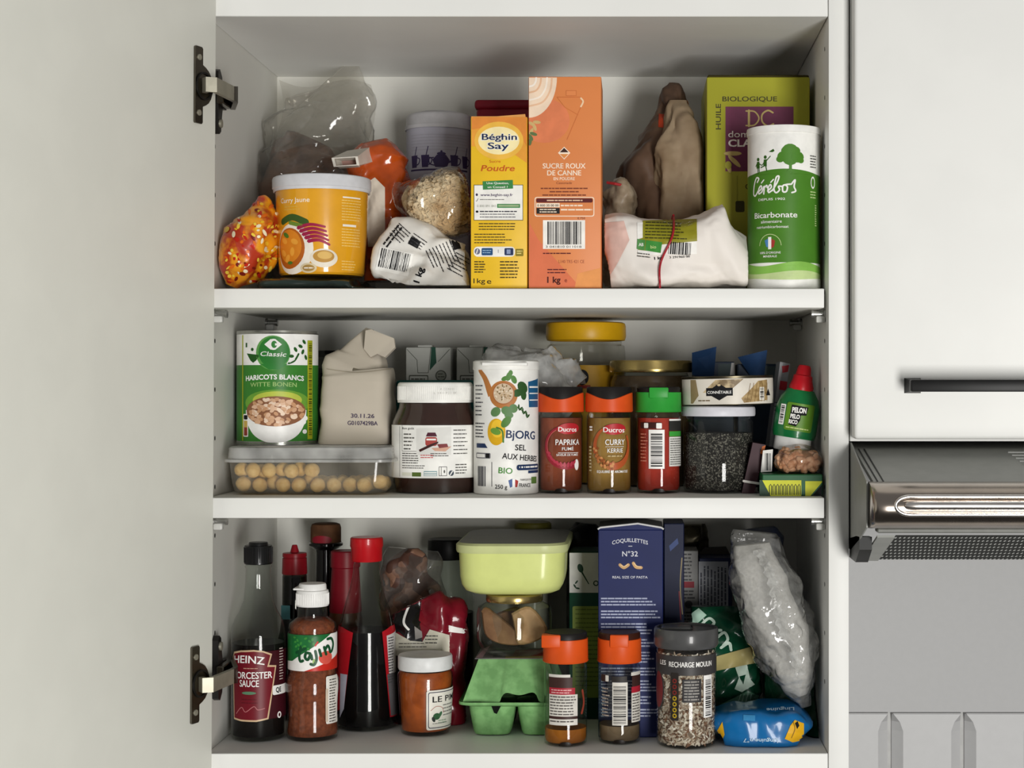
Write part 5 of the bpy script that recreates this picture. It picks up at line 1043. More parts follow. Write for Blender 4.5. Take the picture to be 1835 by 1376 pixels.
def stock_box():
    y = .02; y1 = y+.06; x0, x1 = X(1366, y), X(1474, y); zt = Z(850, y); b = MB(); gr = M('#12562f', .4); b.box(x0, x1, y, y1, ZM+G, zt, gr, .0008, 1)
    p = Print(); ye = M('#c6c81c', .42); dk = M('#2c3212', .5); p.poly([(1361, 860), (1372, 860), (1382, 888.5), (1361, 888.5)], M('#1a3a26', .45), 1); p.poly([(1366, 860.5), (1436, 860.5), (1436, 888.5), (1381, 888.5)], ye, 2); p.poly([(1443, 862), (1473, 862), (1473, 864), (1452, 888.5), (1443, 888.5)], ye, 2); p.poly([(1473, 868), (1473, 888.5), (1455, 888.5)], INK, 2)
    for k in range(9):
        x = 1379+k*6.4; p.stroke([(x, 886), (x-.4, 871), (x+1.8, 867.5), (x+3.6, 871), (x+3.6, 886)], 1.6, dk, 3, False)
    p.emit(b, on_plane(y)); t = b.build('stock_cube_box', label='small green and yellow box lying at the right end of the shelf', cat='box')
    zt0 = zt
    # peanuts in a clear pack on it
    t = thing('nut_packet', 'clear packet of shelled peanuts on the green and yellow box', 'packet', (X(1428, .05), .05, zt+G)); rg = random.Random(4); sp = [(1388, 832, .05, 6, .006), (1404, 828, .05, 22, .022), (1432, 826, .05, 25, .026), (1462, 828, .05, 18, .02), (1473, 832, .05, 5, .005)]
    b = MB(); bag(b, [(a, c+1, y_, h_*.8, d_*.85) for a, c, y_, h_, d_ in sp], M('#a87850', .6), 30, 24, 2.2, .002, 60, 5, zt+.001); bv = b.bvh(); nm = M('#d8ac8a', .5, c2='#bd8660', scale=200)
    bm = bmesh.new(); bmesh.ops.create_icosphere(bm, subdivisions=2, radius=1); bm.verts.index_update(); sv = [v.co.copy() for v in bm.verts]; sf = [[v.index for v in f.verts] for f in bm.faces]; bm.free()
    for i in range(60):
        u, v = rg.uniform(1396, 1466), rg.uniform(806, 848); o = Vector((0, -D, H)); dd = (Vector((X(u, .03), .03, Z(v, .03)))-o).normalized(); h = bv.ray_cast(o, dd)[0]
        if h is None or h.z < zt+.004: continue
        q = Matrix.Rotation(rg.uniform(0, 3), 3, 'Y'); b.add([h+q @ Vector((c.x*.0052, c.y*.0028, c.z*.003)) for c in sv], sf, nm)
    b.build('peanuts', t, kind='stuff', label='shelled peanuts')
    b = MB(); bag(b, [(a, c, y_, h_*1.08, d_*1.1) for a, c, y_, h_, d_ in sp], film('#f4f0ec', .05, '#d8d0c8', .06, 1.1, .4, 60), 36, 30, 2.2, .003, 60, 6, zt+G); b.build('clear_film', t, label='clear plastic')
    b = MB(); y = .035; q = [(1369, 808), (1387, 806), (1385, 846), (1365, 848)]; b.prism([(X(a, y), max(Z(c, y), zt+.0006)) for a, c in q], y+.012, y+.0128, M('#d9d7d2', .45)); p = Print(); p.bars(1371, 812, 1382, 843, INK, 1, 8); p.emit(b, on_plane(y+.012)); b.build('barcode_card', t, label='white barcode card')
stock_box()
def squeeze_bottle():
    yA = .065; T = Matrix.Translation((X(1418, yA), yA, Z(808, yA))) @ Matrix.Rotation(math.radians(9), 4, 'Y') @ Matrix.Translation((-X(1418, yA), -yA, -Z(808, yA)))
    cx = X(1418, yA); t = thing('squeeze_bottle', 'small green squeeze bottle with red nozzle and white base tilted on peanuts', 'bottle', (cx, yA, Z(808, yA)))
    gr = M('#0d6a36', .3, coat=.4); rd = M('#b3141f', .35); P = pr(yA, 0, (784, 37), (775, 39.5), (730, 39.5), (712, 34), (700, 26), (697, 24))
    b = MB(); b.lathe([(0, P[0][1])]+P+[(0, P[-1][1])], gr, cx, yA, 48, T, 1, .75); b.build('bottle_body', t)
    b = MB(); b.lathe(pr(yA, 0, (808, 0), (808, 32), (806, 33), (784, 33), (784, 0)), M('#dcdcda', .4), cx, yA, 48, T, 1, .75); b.build('base', t, label='white base cap')
    b = MB(); b.lathe(pr(yA, 0, (698, 0), (698, 21), (692, 22), (680, 18), (672, 17), (670, 14), (657, 12), (653, 10), (652, 0)), rd, cx, yA, 40, T); b.build('nozzle', t, label='red nozzle')
    r = 39.7*S(yA); p = Print(); p.rrect(1396, 722, 1450, 772, 4, M('#5d8a24', .4), 1); p.rrect(1382, 727, 1394, 764, 1, Wt, 1); p.bars(1384, 730, 1392, 762, INK, 2, 7, False)
    p.poly([(1405, 726), (1436, 727), (1434, 742), (1424, 743), (1424, 752), (1418, 764), (1404, 762)], INK, 2); p.text('PELON', 1420, 734, 9, Wt, 26, .05, 3, -.05); p.text('PELO', 1414, 746, 7.5, Wt, 17, .05, 3); p.text('RICO', 1412, 756, 7, Wt, 16, .05, 3); p.greek(1400, 766, 1448, 1, 4, 2, M('#c9d88a', .5), 2, 3)
    yf = yA-.75*r
    def fn(px, py, L): a = (px-1420)*S(yf)/r; return T @ Vector((cx+(r+L*EPS)*math.sin(a), yA-.75*(r+.0004+L*EPS)*math.cos(a), Z(py, yf)))
    p.emit(b := MB(), fn, 5); b.build('label', t)
squeeze_bottle()
# ------------------------------------------------------------------ cupboard floor
def bottle(t, c, yA, P, zb, glass, liquid=None, lev=None, lname='liquid', sx=1, sy=1, wall=.0014, gname='bottle_glass', llab=None):
    """glass wall from a profile, and its filling below photo row lev"""
    P = [(r, z) for r, z in P if z > zb+.0035]+[(P[-1][0], zb+.003), (P[-1][0]*.96, zb+.0006), (P[-1][0]*.9, zb), (0, zb+.0015)]
    MB().lathe(P, glass, c, yA, 56, None, sx, sy).build(gname, t)
    if liquid:
        zf = Z(lev, yA) if lev else P[0][1]-.004; f = rprof(P[:-1]); zs = [zf]+[z for r, z in P if zb+.004 < z < zf]+[zb+.004]
        b = MB(); b.lathe([(0, zf)]+[(max(f(z)-wall, .001), z) for z in zs]+[(0, zb+.003)], liquid, c, yA, 48, None, sx, sy); b.build(lname, t, label=llab)
    return rprof(P)
def worcester():
    yA = .045+48*S(.07); c = X(463, yA); zb = ZB+G; t = thing('sauce_bottle', 'glass bottle of dark brown sauce with black cap and maroon label', 'bottle', (c, yA, zb))
    P = pr(yA, zb, (1008, 20), (1014, 24), (1018, 22), (1050, 23.5), (1075, 26), (1093, 33), (1108, 41.5), (1122, 46.5), (1140, 48), (1331, 48)); P[-1] = (P[-1][0], zb)
    r = bottle(t, c, yA, P, zb, GLASS, M('#120d0c', .3, spec=.05), 1150, llab='dark brown sauce')
    b = MB(); bk = M('#101011', .35, coat=.3); b.lathe(pr(yA, 0, (971, 0), (971, 16), (973, 17), (977, 17.5), (977, 24), (978.5, 24.7), (1009, 25), (1010, 24), (1010, 20)), bk, c, yA, 48)
    for k in range(40):
        a = 2*math.pi*k/40; q = 24.9*S(yA); b.box(c+q*math.sin(a)-.0003, c+q*math.sin(a)+.0003, yA-q*math.cos(a)-.0003, yA-q*math.cos(a)+.0003, Z(1007, yA), Z(980, yA), bk)
    b.build('cap', t, label='black ribbed cap')
    p = Print(); f = on_cyl(463, yA, lambda z: r(z)+.0005); mr = M('#6e1622', .4, var=.05); gd = M('#cdb08c', .4); dm = M('#3d0f18', .45)
    sh = [(418, 1291), (414, 1172), (430, 1166), (450, 1164.5), (470, 1166), (489, 1173), (482, 1194), (496, 1195), (493, 1205), (481, 1290), (460, 1293)]
    p.rect(470, 1168, 560, 1290, dm, 1)
    # keystone label: gold border, maroon field, running a little round the left side
    p.poly([(412, 1291), (408, 1180), (412, 1170), (430, 1166), (455, 1164.5), (472, 1167), (488, 1173.5), (482, 1193), (497, 1195), (496, 1200), (481, 1290), (460, 1293.5), (430, 1293)], gd, 2)
    p.poly([(414, 1288), (411, 1180), (414, 1173), (431, 1169), (455, 1167.5), (471, 1169.5), (484.5, 1175.5), (478.5, 1196), (494, 1197.5), (478.5, 1287.5), (459, 1290.5), (430, 1290)], mr, 3)
    p.text('HEINZ', 444, 1184, 14, Wt, 60, .018, 5, .03, 0, 'c', 3); p.greek(436, 1197, 462, 1, 5, 1.6, M('#b58a78', .5), 5, 3, 0); p.text('WORCESTER', 447, 1210, 12.5, Wt, 82, .018, 5); p.text('SAUCE', 446, 1224.5, 12.5, Wt, 36, .015, 5)
    p.ell(446, 1242, 13, 2.8, M('#5d8566', .45), 5); p.greek(432, 1253, 462, 2, 6, 1.6, M('#5b111c', .45), 5, 3, .2)
    p.stroke([(420, 1280), (432, 1268), (440, 1276), (455, 1266), (462, 1272), (474, 1270)], 1.4, M('#b06a6c', .45), 5)
    p.rrect(489, 1231, 530, 1248, 3, Wt, 4); p.text('QE', 502, 1239, 9, INK, 13, .03, 5); p.ell(504, 1285, 5, 6, Wt, 4); p.ell(504, 1285, 2.4, 3.4, dm, 5); p.greek(504, 1165, 516, 12, 5, 1.8, M('#c9b8b0', .5), 4, 8, .3)
    p.emit(b := MB(), f, 5); b.build('label', t, label='maroon keystone label')
worcester()
def chilli_powder():
    yA = .045+47*S(.07); c = X(560, yA); zb = ZB+G; t = thing('seasoning_bottle', 'clear bottle of red-brown chilli seasoning with white cap and green red label', 'bottle', (c, yA, zb))
    P = pr(yA, zb, (1084, 24), (1090, 26), (1104, 26.5), (1110, 34), (1116, 41), (1124, 42.5), (1128, 41), (1134, 42.5), (1204, 42.5), (1210, 45), (1218, 47), (1230, 47), (1245, 45), (1260, 44), (1280, 44), (1298, 46), (1308, 47), (1312, 46), (1316, 47), (1331, 46)); P[-1] = (P[-1][0], zb)
    pw = M('#8c4a2e', .6, c2='#6c3722', scale=260, lo=.35, hi=.65, bump=.4); r = bottle(t, c, yA, P, zb, PET, pw, 1108, 'seasoning', gname='bottle_wall', llab='red-brown chilli powder')
    w_ = M('#f0efec', .4); b = MB(); b.lathe(pr(yA, 0, (1045, 0), (1045, 23), (1048, 24.5), (1056, 25), (1057, 28), (1059, 28.5), (1083, 29), (1085, 28), (1085, 23)), w_, c, yA, 48); b.box(c-25*S(yA)-.003, c-.006, yA-.012, yA+.012, Z(1055, yA), Z(1051.5, yA), w_, .0008, 2)
    for k in range(48):
        a = 2*math.pi*k/48; q = 28.9*S(yA); b.box(c+q*math.sin(a)-.0003, c+q*math.sin(a)+.0003, yA-q*math.cos(a)-.0003, yA-q*math.cos(a)+.0003, Z(1082, yA), Z(1062, yA), w_)
    b.build('cap', t, label='white flip cap')
    p = Print(); f = on_cyl(560, yA, lambda z: r(z)+.0005); gr = M('#1d6a34', .38, var=.1); rd = M('#c32a1e', .38); A = 90
    p.rect(560-A, 1138, 560+A, 1203, Wt, 1); p.poly([(560-A, 1138), (596, 1138), (519, 1186), (560-A, 1190)], gr, 2); p.poly([(604+A, 1152), (545, 1203), (604+A, 1203)], rd, 2); p.ell(585, 1180, 14, 12, M('#d8584a', .4), 3)
    for k in range(14): p.ell(525+k*7 % 40, 1143+(k*5) % 22, 3, 2, M('#3c8a3c', .4), 3, k)
    TJ = [[(539, 1160), (536, 1176), (538, 1185), (543, 1184)], [(530, 1170), (547, 1162)], [(556, 1171), (549, 1170), (547, 1178), (552, 1182), (557, 1173), (559, 1181)], [(565, 1167), (567, 1181), (563, 1191), (557, 1190)], [(572, 1165), (575, 1176)], [(581, 1161), (585, 1174)], [(583, 1166), (588, 1159), (592, 1164), (594, 1171), (599, 1168), (602, 1157), (597, 1147), (588, 1147)]]
    for q in TJ: p.stroke(q, 5, M('#134a2a', .4), 5)
    p.stroke([(565, 1157), (569, 1151)], 3.2, rd, 5); p.ell(563, 1187, 3, 6, M('#9cc06a', .45), 5)
    p.rrect(585, 1214, 618, 1300, 3, M('#e8e4dc', .4), 2); p.greek(592, 1220, 612, 16, 5, 2, M('#55504a', .5), 3, 7, .3); p.rrect(584, 1236, 589, 1296, 2, M('#cdbca8', .4), 3)
    p.emit(b := MB(), f, 5); b.build('label', t, label='green white and red label')
chilli_powder()
def red_spout():
    yA = .165; c = X(528, yA); zb = ZB+G; t = thing('sauce_bottle', 'dark sauce bottle with a red spouted cap behind the chilli seasoning', 'bottle', (c, yA, zb))
    P = pr(yA, zb, (1026, 20), (1032, 21.5), (1100, 22), (1130, 26), (1160, 34), (1320, 34)); P[-1] = (P[-1][0], zb); bottle(t, c, yA, P, zb, film('#8a7f78', .01, '#333333', .04), M('#0a0808', .3, spec=.05), None)
    b = MB(); rd = M('#8e1420', .35); b.lathe(pr(yA, 0, (976, 0), (976, 4), (978, 5), (989, 8), (990.5, 21), (993, 21.5), (997, 21.5), (997.5, 20), (999, 20), (999.5, 21.5), (1026, 22.5), (1028, 22), (1028, 18)), rd, c, yA, 48); b.build('spout_cap', t, label='red spouted cap')
    b = MB(); p = Print(); p.rect(502, 1085, 520, 1110, M('#4c7f86', .45), 1); p.emit(b, on_cyl(528, yA, 35*S(yA)), 5)
    b.build('label', t)
red_spout()
def cork_bottle():
    yA = .235; c = X(584, yA); zb = ZB+G; t = thing('liqueur_bottle', 'black bottle with a fat wooden cork stopper at the back', 'bottle', (c, yA, zb)); bk = M('#0d0b0c', .2, coat=.4)
    P = pr(yA, zb, (978, 19), (990, 17), (1060, 18), (1090, 34), (1120, 40), (1260, 40)); P[-1] = (P[-1][0], zb)
    b = MB(); b.lathe([(0, P[0][1])]+P+[(0, zb)], bk, c, yA, 48); b.lathe(pr(yA, 0, (972, 24), (971, 28), (973, 30.5), (977, 30), (984, 20)), bk, c, yA, 48); b.build('bottle_glass', t, label='black glass')
    b = MB(); b.lathe(pr(yA, 0, (937, 0), (937, 20), (939, 25), (945, 27), (972, 27), (974, 0)), M('#5d3f2a', .65, c2='#452c1c', scale=60, lo=.35, hi=.65), c, yA, 48); p = Print(); p.ell(575, 968, 20, 8, M('#7a1422', .5), 1); p.emit(b, on_cyl(584, yA, 27.2*S(yA)), 5); b.build('cork_stopper', t, label='brown cork stopper')
cork_bottle()
def red_squeezer():
    yA = .19; c = X(619, yA); zb = ZB+G; t = thing('sauce_bottle', 'bottle with a tall dark red cap behind the soy sauce', 'bottle', (c, yA, zb)); rd = M('#7c1220', .4)
    P = pr(yA, zb, (1096, 28), (1110, 30), (1300, 31)); P[-1] = (P[-1][0], zb)
    b = MB(); b.lathe([(0, P[0][1])]+P+[(0, zb)], M('#4a2a18', .3), c, yA, 40); b.build('bottle_body', t, label='amber brown body')
    b = MB(); b.lathe(pr(yA, 0, (986, 0), (986, 24), (988, 26), (1015, 26.5), (1017, 24.5), (1019, 24.5), (1060, 27), (1094, 29), (1096, 28), (1096, 0)), rd, c, yA, 48); b.build('cap', t, label='dark red cap')
red_squeezer()
def soy():
    yA = .092+54*S(.12); c = X(657, yA); zb = ZB+G; t = thing('soy_sauce_bottle', 'flared glass bottle of black soy sauce with a bright red cap', 'bottle', (c, yA, zb))
    P = pr(yA, zb, (1004, 21), (1010, 23), (1030, 25), (1050, 29.5), (1070, 35), (1090, 41), (1110, 46), (1128, 50), (1150, 50), (1200, 51), (1260, 53), (1312, 54)); P[-1] = (P[-1][0], zb)
    r = bottle(t, c, yA, P, zb, GLASS, M('#0a0808', .25, spec=.05), 1128, llab='black soy sauce')
    b = MB(); rd = M('#b5141c', .35, coat=.3); b.lathe(pr(yA, 0, (962, 0), (962, 27), (964, 29), (978, 29.5), (981, 28), (1003, 27.5), (1005, 26), (1005, 20)), rd, c, yA, 56); b.build('cap', t, label='bright red cap')
    p = Print(); f = on_cyl(657, yA, lambda z: r(z)+.0006); R2 = M('#a81822', .38); W2 = M('#c9c6c4', .4); dk = M('#4a484a', .5)
    # back label wrapping in at both edges
    p.poly([(686, 1134), (708, 1126), (760, 1126), (760, 1292), (704, 1290)], R2, 1); p.poly([(696, 1142), (760, 1134), (760, 1288), (709, 1286)], W2, 2); p.greek(700, 1146, 718, 20, 5, 2, dk, 3, 4, .2); p.poly([(697, 1212), (760, 1212), (760, 1290), (706, 1288)], M('#5c5a5c', .45), 3)
    p.poly([(632, 1134), (606, 1126), (556, 1126), (556, 1292), (612, 1270)], R2, 1); p.poly([(620, 1210), (600, 1210), (600, 1290), (612, 1272)], M('#a9a8b4', .45), 2)
    p.emit(b := MB(), f, 4); b.build('label', t, label='red and white label')
soy()
def dried_bag():
    t = thing('food_bag', 'clear bag of dried brown pods behind the soy sauce', 'bag', (X(735, .197), .197, ZB+G))
    b = MB(); bag(b, [(735, 1300, .197, 30, .016), (735, 1120, .197, 48, .018), (730, 1050, .197, 50, .018), (722, 1005, .197, 36, .014), (715, 990, .197, 14, .004)], M('#4c332a', .5, c2='#7d5c4a', kind='vor', scale=70, bump=.8), 40, 36, 2.2, .012, 60, 33, ZB+.002); b.build('contents', t, label='dried brown pods')
    b = MB(); bag(b, [(735, 1305, .197, 40, .019), (735, 1120, .197, 55, .021), (734, 1050, .197, 57, .021), (738, 1005, .197, 54, .016), (740, 984, .197, 44, .004)], film('#e4e2de', .1, '#a8a6a2', .07, 1.2, .5, 50), 50, 50, 2.4, .01, 40, 34, ZB+G, yr=(.1755, .219)); b.build('clear_film', t, label='creased clear plastic')
dried_bag()
def black_cap_bottle():
    yA = .256; c = X(803, yA); zb = ZB+G; t = thing('oil_bottle', 'clear glass bottle with a black cap and a little dark liquid at the back', 'bottle', (c, yA, zb))
    P = pr(yA, zb, (1000, 33), (1006, 33), (1020, 36), (1040, 43), (1060, 47), (1260, 49)); P[-1] = (P[-1][0], zb); bottle(t, c, yA, P, zb, GLASS, M('#0a0808', .3, spec=.05), 1096, llab='dark liquid')
    b = MB(); b.lathe(pr(yA, 0, (965, 0), (965, 34), (967, 36), (999, 36.5), (1001, 35), (1001, 30)), M('#0f0f10', .4), c, yA, 48); b.build('cap', t, label='black cap')
black_cap_bottle()
def coffee_packet():
    b = MB(); m = M('#741422', .3, coat=.4)
    bag(b, [(772, 1345, .15, 54, .02), (770, 1250, .15, 58, .022), (768, 1180, .15, 64, .022), (768, 1130, .15, 64, .021), (754, 1100, .148, 54, .018), (744, 1080, .148, 42, .008)], m, 80, 66, 3, .015, 34, 51, ZB+G, yr=(.124, .1745))
    bv = b.bvh(); p = Print(); rd = M('#741422', .3, coat=.4); bk = M('#121113', .25, coat=.4)
    p.poly([(660, 1060), (765, 1060), (762, 1100), (752, 1118), (757, 1150), (735, 1150), (715, 1132), (660, 1140)], bk, 1); p.stroke([(700, 1090), (712, 1082), (732, 1080)], 3, Wt, 2); p.stroke([(735, 1082), (728, 1098), (724, 1116), (732, 1128)], 4, Wt, 2); p.poly([(742, 1122), (756, 1132), (757, 1142), (744, 1146)], M('#8e8a86', .4), 2)
    p.poly([(758, 1060), (860, 1060), (860, 1330), (790, 1330), (806, 1170), (805, 1136), (770, 1128), (750, 1112)], rd, 2); p.poly([(803, 1120), (835, 1128), (835, 1136), (803, 1132)], Wt, 3); p.poly([(690, 1122), (735, 1148), (757, 1150), (770, 1128), (806, 1138), (808, 1170), (690, 1176)], M('#c9c5b4', .35, var=.05), 1); p.rect(690, 1174, 800, 1320, M('#2a1216', .4), 1)
    p.greek(762, 1139, 785, 3, 6, 1.6, INK, 3, 3, .1); p.greek(715, 1152, 770, 2, 6, 1.6, M('#55524a', .5), 3, 6, .2)
    p.emit(b, on_shape(bv, .09), 5); b.build('coffee_packet', label='crumpled red black and cream coffee packet behind the orange paste jar', cat='packet')
coffee_packet()
def paste_jar():
    yA = .066+50*S(.1); c = X(762, yA); zb = ZB+G; t = thing('paste_jar', 'glass jar of orange-red paste with a white lid and square label', 'jar', (c, yA, zb))
    P = pr(yA, zb, (1196, 44), (1199, 45), (1204, 48.5), (1212, 49.5), (1306, 49.5), (1316, 47), (1322, 44)); P[-1] = (P[-1][0], zb)
    r = bottle(t, c, yA, P, zb, GLASS, M('#b2561f', .35, c2='#97461a', scale=120, lo=.35, hi=.65), 1200, 'paste', llab='orange-red paste', gname='jar_glass')
    b = MB(); b.lathe(pr(yA, 0, (1172, 0), (1172, 36), (1171, 40), (1172, 47), (1175, 48.5), (1194, 48.5), (1197, 47.5), (1197, 44)), M('#dddedd', .35), c, yA, 64); b.build('lid', t, label='white metal lid')
    p = Print(); f = on_cyl(762, yA, lambda z: r(z)+.0005); nv = M('#3a3e50', .5); cr = M('#e2dfd4', .45)
    p.rrect(764, 1238, 880, 1309, 4, cr, 1); p.rrect(767, 1241, 877, 1306, 4, nv, 2); p.rrect(768.5, 1242.5, 875.5, 1304.5, 3, cr, 3); p.text('LE PIMENT', 823, 1254, 11, INK, 96, .02, 4); p.ell(783, 1285, 7, 6, M('#2f5a38', .5), 4); p.ell(790, 1282, 3, 6, M('#3f6a48', .5), 4, .6); p.ell(777, 1290, 3, 5, M('#26302a', .5), 4, -.4)
    p.stroke([(772, 1274), (782, 1267), (794, 1270), (798, 1280)], 1, M('#a86a5c', .5), 4); p.greek(786, 1292, 806, 2, 4, 1.5, M('#7d9a80', .5), 4, 3, .2); p.greek(796, 1265, 830, 4, 6, 1.8, M('#7c7c78', .5), 4, 6, .2); p.greek(775, 1297, 810, 1, 4, 1.4, M('#8c8c84', .5), 4, 7)
    p.emit(b := MB(), f, 5); b.build('label', t, label='cream label with a dark blue border')
paste_jar()
def egg_carton():
    y0, y1 = .068, .165; z0 = ZB+G; m = M('#82b274', .85, c2='#6f9d63', scale=90, bump=.25); px0, px1 = 829, 1006
    x0, x1 = X(px0, y0), X(px1, y0); zr = Z(1258, y0); zt = Z(1186, y0); t = thing('egg_carton', 'green moulded egg carton with a paper label under the glass bowl', 'egg carton', ((x0+x1)/2, .12, z0))
    b = MB()   # lid: sloping hood with an arched notch cut in its front
    xs = [x0+(x1-x0)*i/48 for i in range(49)]
    def notch(x):
        px = CX+x/S(y0); 
        if 897 < px < 966: return 15*S(y0)*(1-abs((px-931)/34.5)**8)-.0016*math.cos((px-931)/9)
        return 0
    rows = []
    for k in range(9):
        v = k/8; row = []
        for i, x in enumerate(xs):
            u = i/48; ins = .0135*v; xx = x0+ins+(x1-x0-2*ins)*u; zb_ = zr+notch(x)*(1); z = zb_+(zt-zb_)*v; y = y0+.016*v**1.3+.0022*math.sin(u*math.pi*4)*(1-v)
            row.append(Vector((xx, y, z)))
        rows.append(row)
    n = 49; vs = [q for r_ in rows for q in r_]; fs = [(k*n+i, k*n+i+1, (k+1)*n+i+1, (k+1)*n+i) for k in range(8) for i in range(48)]; b.add(vs, fs, m)
    bt = [[Vector((q.x, y0+y1-q.y, zr+(zt-zr)*k/8)) for q in rows[k]] for k in range(9)]; b.add([q for r_ in bt for q in r_], fs, m)
    for side in (0, 48):
        vs = []; 
        for k in range(9): vs += [rows[k][side], bt[k][side]]
        b.add(vs, [(2*k, 2*k+1, 2*k+3, 2*k+2) for k in range(8)], m)
    tp = rows[8]+bt[8][::-1]; b.add(tp, [tuple(range(len(tp)))], m)
    b.box(x0-.0035, x1+.0035, y0-.003, y0+.003, zr-.0022, zr+.0002, m, .0008, 2) if False else None
    b.build('lid', t)
    b = MB()   # tray: rim and two rows of tapering cups
    rim = [rrect_ring(x0-.004, x1+.004, y0-.0045, y1+.0045, zr+.0004, .01), rrect_ring(x0-.004, x1+.004, y0-.0045, y1+.0045, zr-.0022, .01), rrect_ring(x0+.003, x1-.003, y0+.002, y1-.002, zr-.0045, .01)]
    b.rings(rim, m, False, True)
    hw = 43*S(y0)
    for cxp in (880, 967):
        for yy in (y0+.0235, y1-.0235):
            cc = X(cxp, y0); rs = []
            for v, sx, sy in ((0, 1.0, .0225), (.25, .96, .0215), (.6, .88, .019), (.88, .80, .017), (.97, .74, .0155), (1, .6, .012)):
                z = (zr-.002)+(z0-(zr-.002))*v; rs.append([Vector((cc+hw*sx*math.copysign(abs(math.cos(a))**.55, math.cos(a)), yy+sy*math.copysign(abs(math.sin(a))**.55, math.sin(a)), z)) for a in [2*math.pi*k/40 for k in range(40)]])
            b.rings(rs, m, False, True)
    # front web between cups with the little latch hole
    hole = M('#101310', .8); p = Print(); p.poly([(880, 1262), (899, 1262), (893, 1274), (890, 1280), (885, 1278)], hole, 1); p.emit(b, lambda px, py, L: Vector((X(px, y0), y0-.0012+.0035*(py-1262)/18, Z(py, y0))))
    b.build('tray', t)
    b = MB(); zz = zt+.0006; lb = M('#8e8a86', .5, c2='#6f6b6c', scale=40); b.box(x0+.010, x1-.012, y0+.017, y1-.017, zt, zz, lb)
    p = Print(); p.poly([(918, 1173), (972, 1172), (985, 1183), (915, 1184)], M('#a8342a', .5), 1); p.poly([(905, 1183), (980, 1183), (985, 1186.5), (905, 1186.5)], M('#b3a468', .5), 1); p.poly([(880, 1178), (900, 1176), (902, 1184), (882, 1185)], M('#58585a', .5), 1); p.poly([(858, 1170), (866, 1166), (864, 1186), (852, 1186)], M('#c9a8b0', .5), 1)
    def top(px, py, L): y = y0+.018+(1186.5-py)/16*.06; return Vector((X(px, y0+.018), y, zz+L*EPS))
    p.emit(b, top); b.build('paper_label', t, label='grey paper label with red and yellow print')
    return zz
EGG = egg_carton()
def bowl_jar():
    yA = .118; c = X(922, yA); zb = EGG+.0002; t = thing('glass_jar', 'squat glass jar of dried mushroom slices with a gold lid on the egg carton', 'jar', (c, yA, zb)); zt_ = Z(1076, yA)
    P = pr(yA, 0, (1076, 52), (1080, 60), (1086, 72), (1098, 75), (1140, 75), (1158, 70)); P = [(r*.9, z) for r, z in P]+[(60*S(yA)*.9, zb+.002), (52*S(yA)*.9, zb)]
    b = MB(); b.lathe(P+[(0, zb+.001)], GLASS, c, yA, 64); b.build('jar_glass', t, label='clear glass')
    tan = M('#8d6c4c', .6, c2='#6c4e36', scale=50, lo=.35, hi=.65); lt = M('#b3946c', .6, c2='#94744e', scale=50)
    for k, (pts, y, m, rz) in enumerate((([(862, 1096), (876, 1092), (935, 1140), (930, 1156), (890, 1152), (868, 1135)], .085, tan, 0), ([(916, 1100), (950, 1088), (980, 1126), (968, 1146), (930, 1156), (922, 1130)], .083, lt, 0), ([(890, 1100), (930, 1090), (940, 1140), (900, 1150)], .11, tan, 0))):
        pts = [(a, min(c_, 1158)) for a, c_ in pts]; b = MB(); cx_, cz_ = sum(X(a, y) for a, _ in pts)/len(pts), sum(Z(c_, y) for _, c_ in pts)/len(pts); rs = []
        sm = smoothpts([(X(a, y), max(Z(c_, y), zb+.004)) for a, c_ in pts]+[(X(pts[0][0], y), max(Z(pts[0][1], y), zb+.004))], 4)[:-1]
        for dy, s_ in ((0, .9), (.002, 1), (.006, 1), (.008, .9)): rs.append([Vector((cx_+(x-cx_)*s_, y+dy+.004*noise.noise(Vector((x*60, z*60, k))), cz_+(z-cz_)*s_)) for x, z in sm])
        b.rings(rs, m); b.build('mushroom_slice', t)
    b = MB(); b.lathe([(0, zt_+14*S(yA))]+[(r*.98, z) for r, z in pr(yA, 0, (1062, 48), (1063, 51), (1065, 52), (1074, 52), (1076, 51))], M('#bfa96c', .25, .9), c, yA, 56); b.build('lid', t, label='gold metal lid')
    return zt_+14*S(yA)
BOWL = bowl_jar()
def lunch_box():
    y0, y1 = .082, .245; zb = BOWL+.0003; x0, x1 = X(820, y0), X(1010, y0); zr = Z(992, y0); zt = Z(976, y0); t = thing('lunch_box', 'pale green lunch box with a translucent grey lid on top of the glass jar', 'lunch box', ((x0+x1)/2, (y0+y1)/2, zb)); g = M('#d8e08c', .35, var=.02, coat=.2)
    b = MB(); rs = []
    for ins, z in ((.02, zb), (.011, zb+.001), (.005, zb+.004), (.0015, zb+.010), (0, zb+.018), (-.001, zr)): rs.append(rrect_ring(x0+ins, x1-ins, y0+ins, y1-ins, z, .024, 8))
    b.rings(rs, g, True, True); b.build('tub', t)
    b = MB(); fl = M('#9fa27c', .3, var=.03); gl = film('#b9b8ac', .45, '#8f8f86', .15, 1); xa, xb = X(813, y0), X(1017, y0); rs = []
    rs = [rrect_ring(xa+.001, xb-.001, y0-.003, y1+.003, zr, .025, 8), rrect_ring(xa, xb, y0-.004, y1+.004, zr+.002, .026, 8), rrect_ring(xa, xb, y0-.004, y1+.004, zt-.001, .026, 8), rrect_ring(xa+.003, xb-.003, y0-.001, y1+.001, zt+.001, .024, 8)]
    b.rings(rs, M('#c9cf94', .35, var=.03), True, False); b.add(rs[-1], [tuple(range(len(rs[-1])))], M('#85857c', .3), False); b.build('lid', t, label='translucent grey lid')
lunch_box()
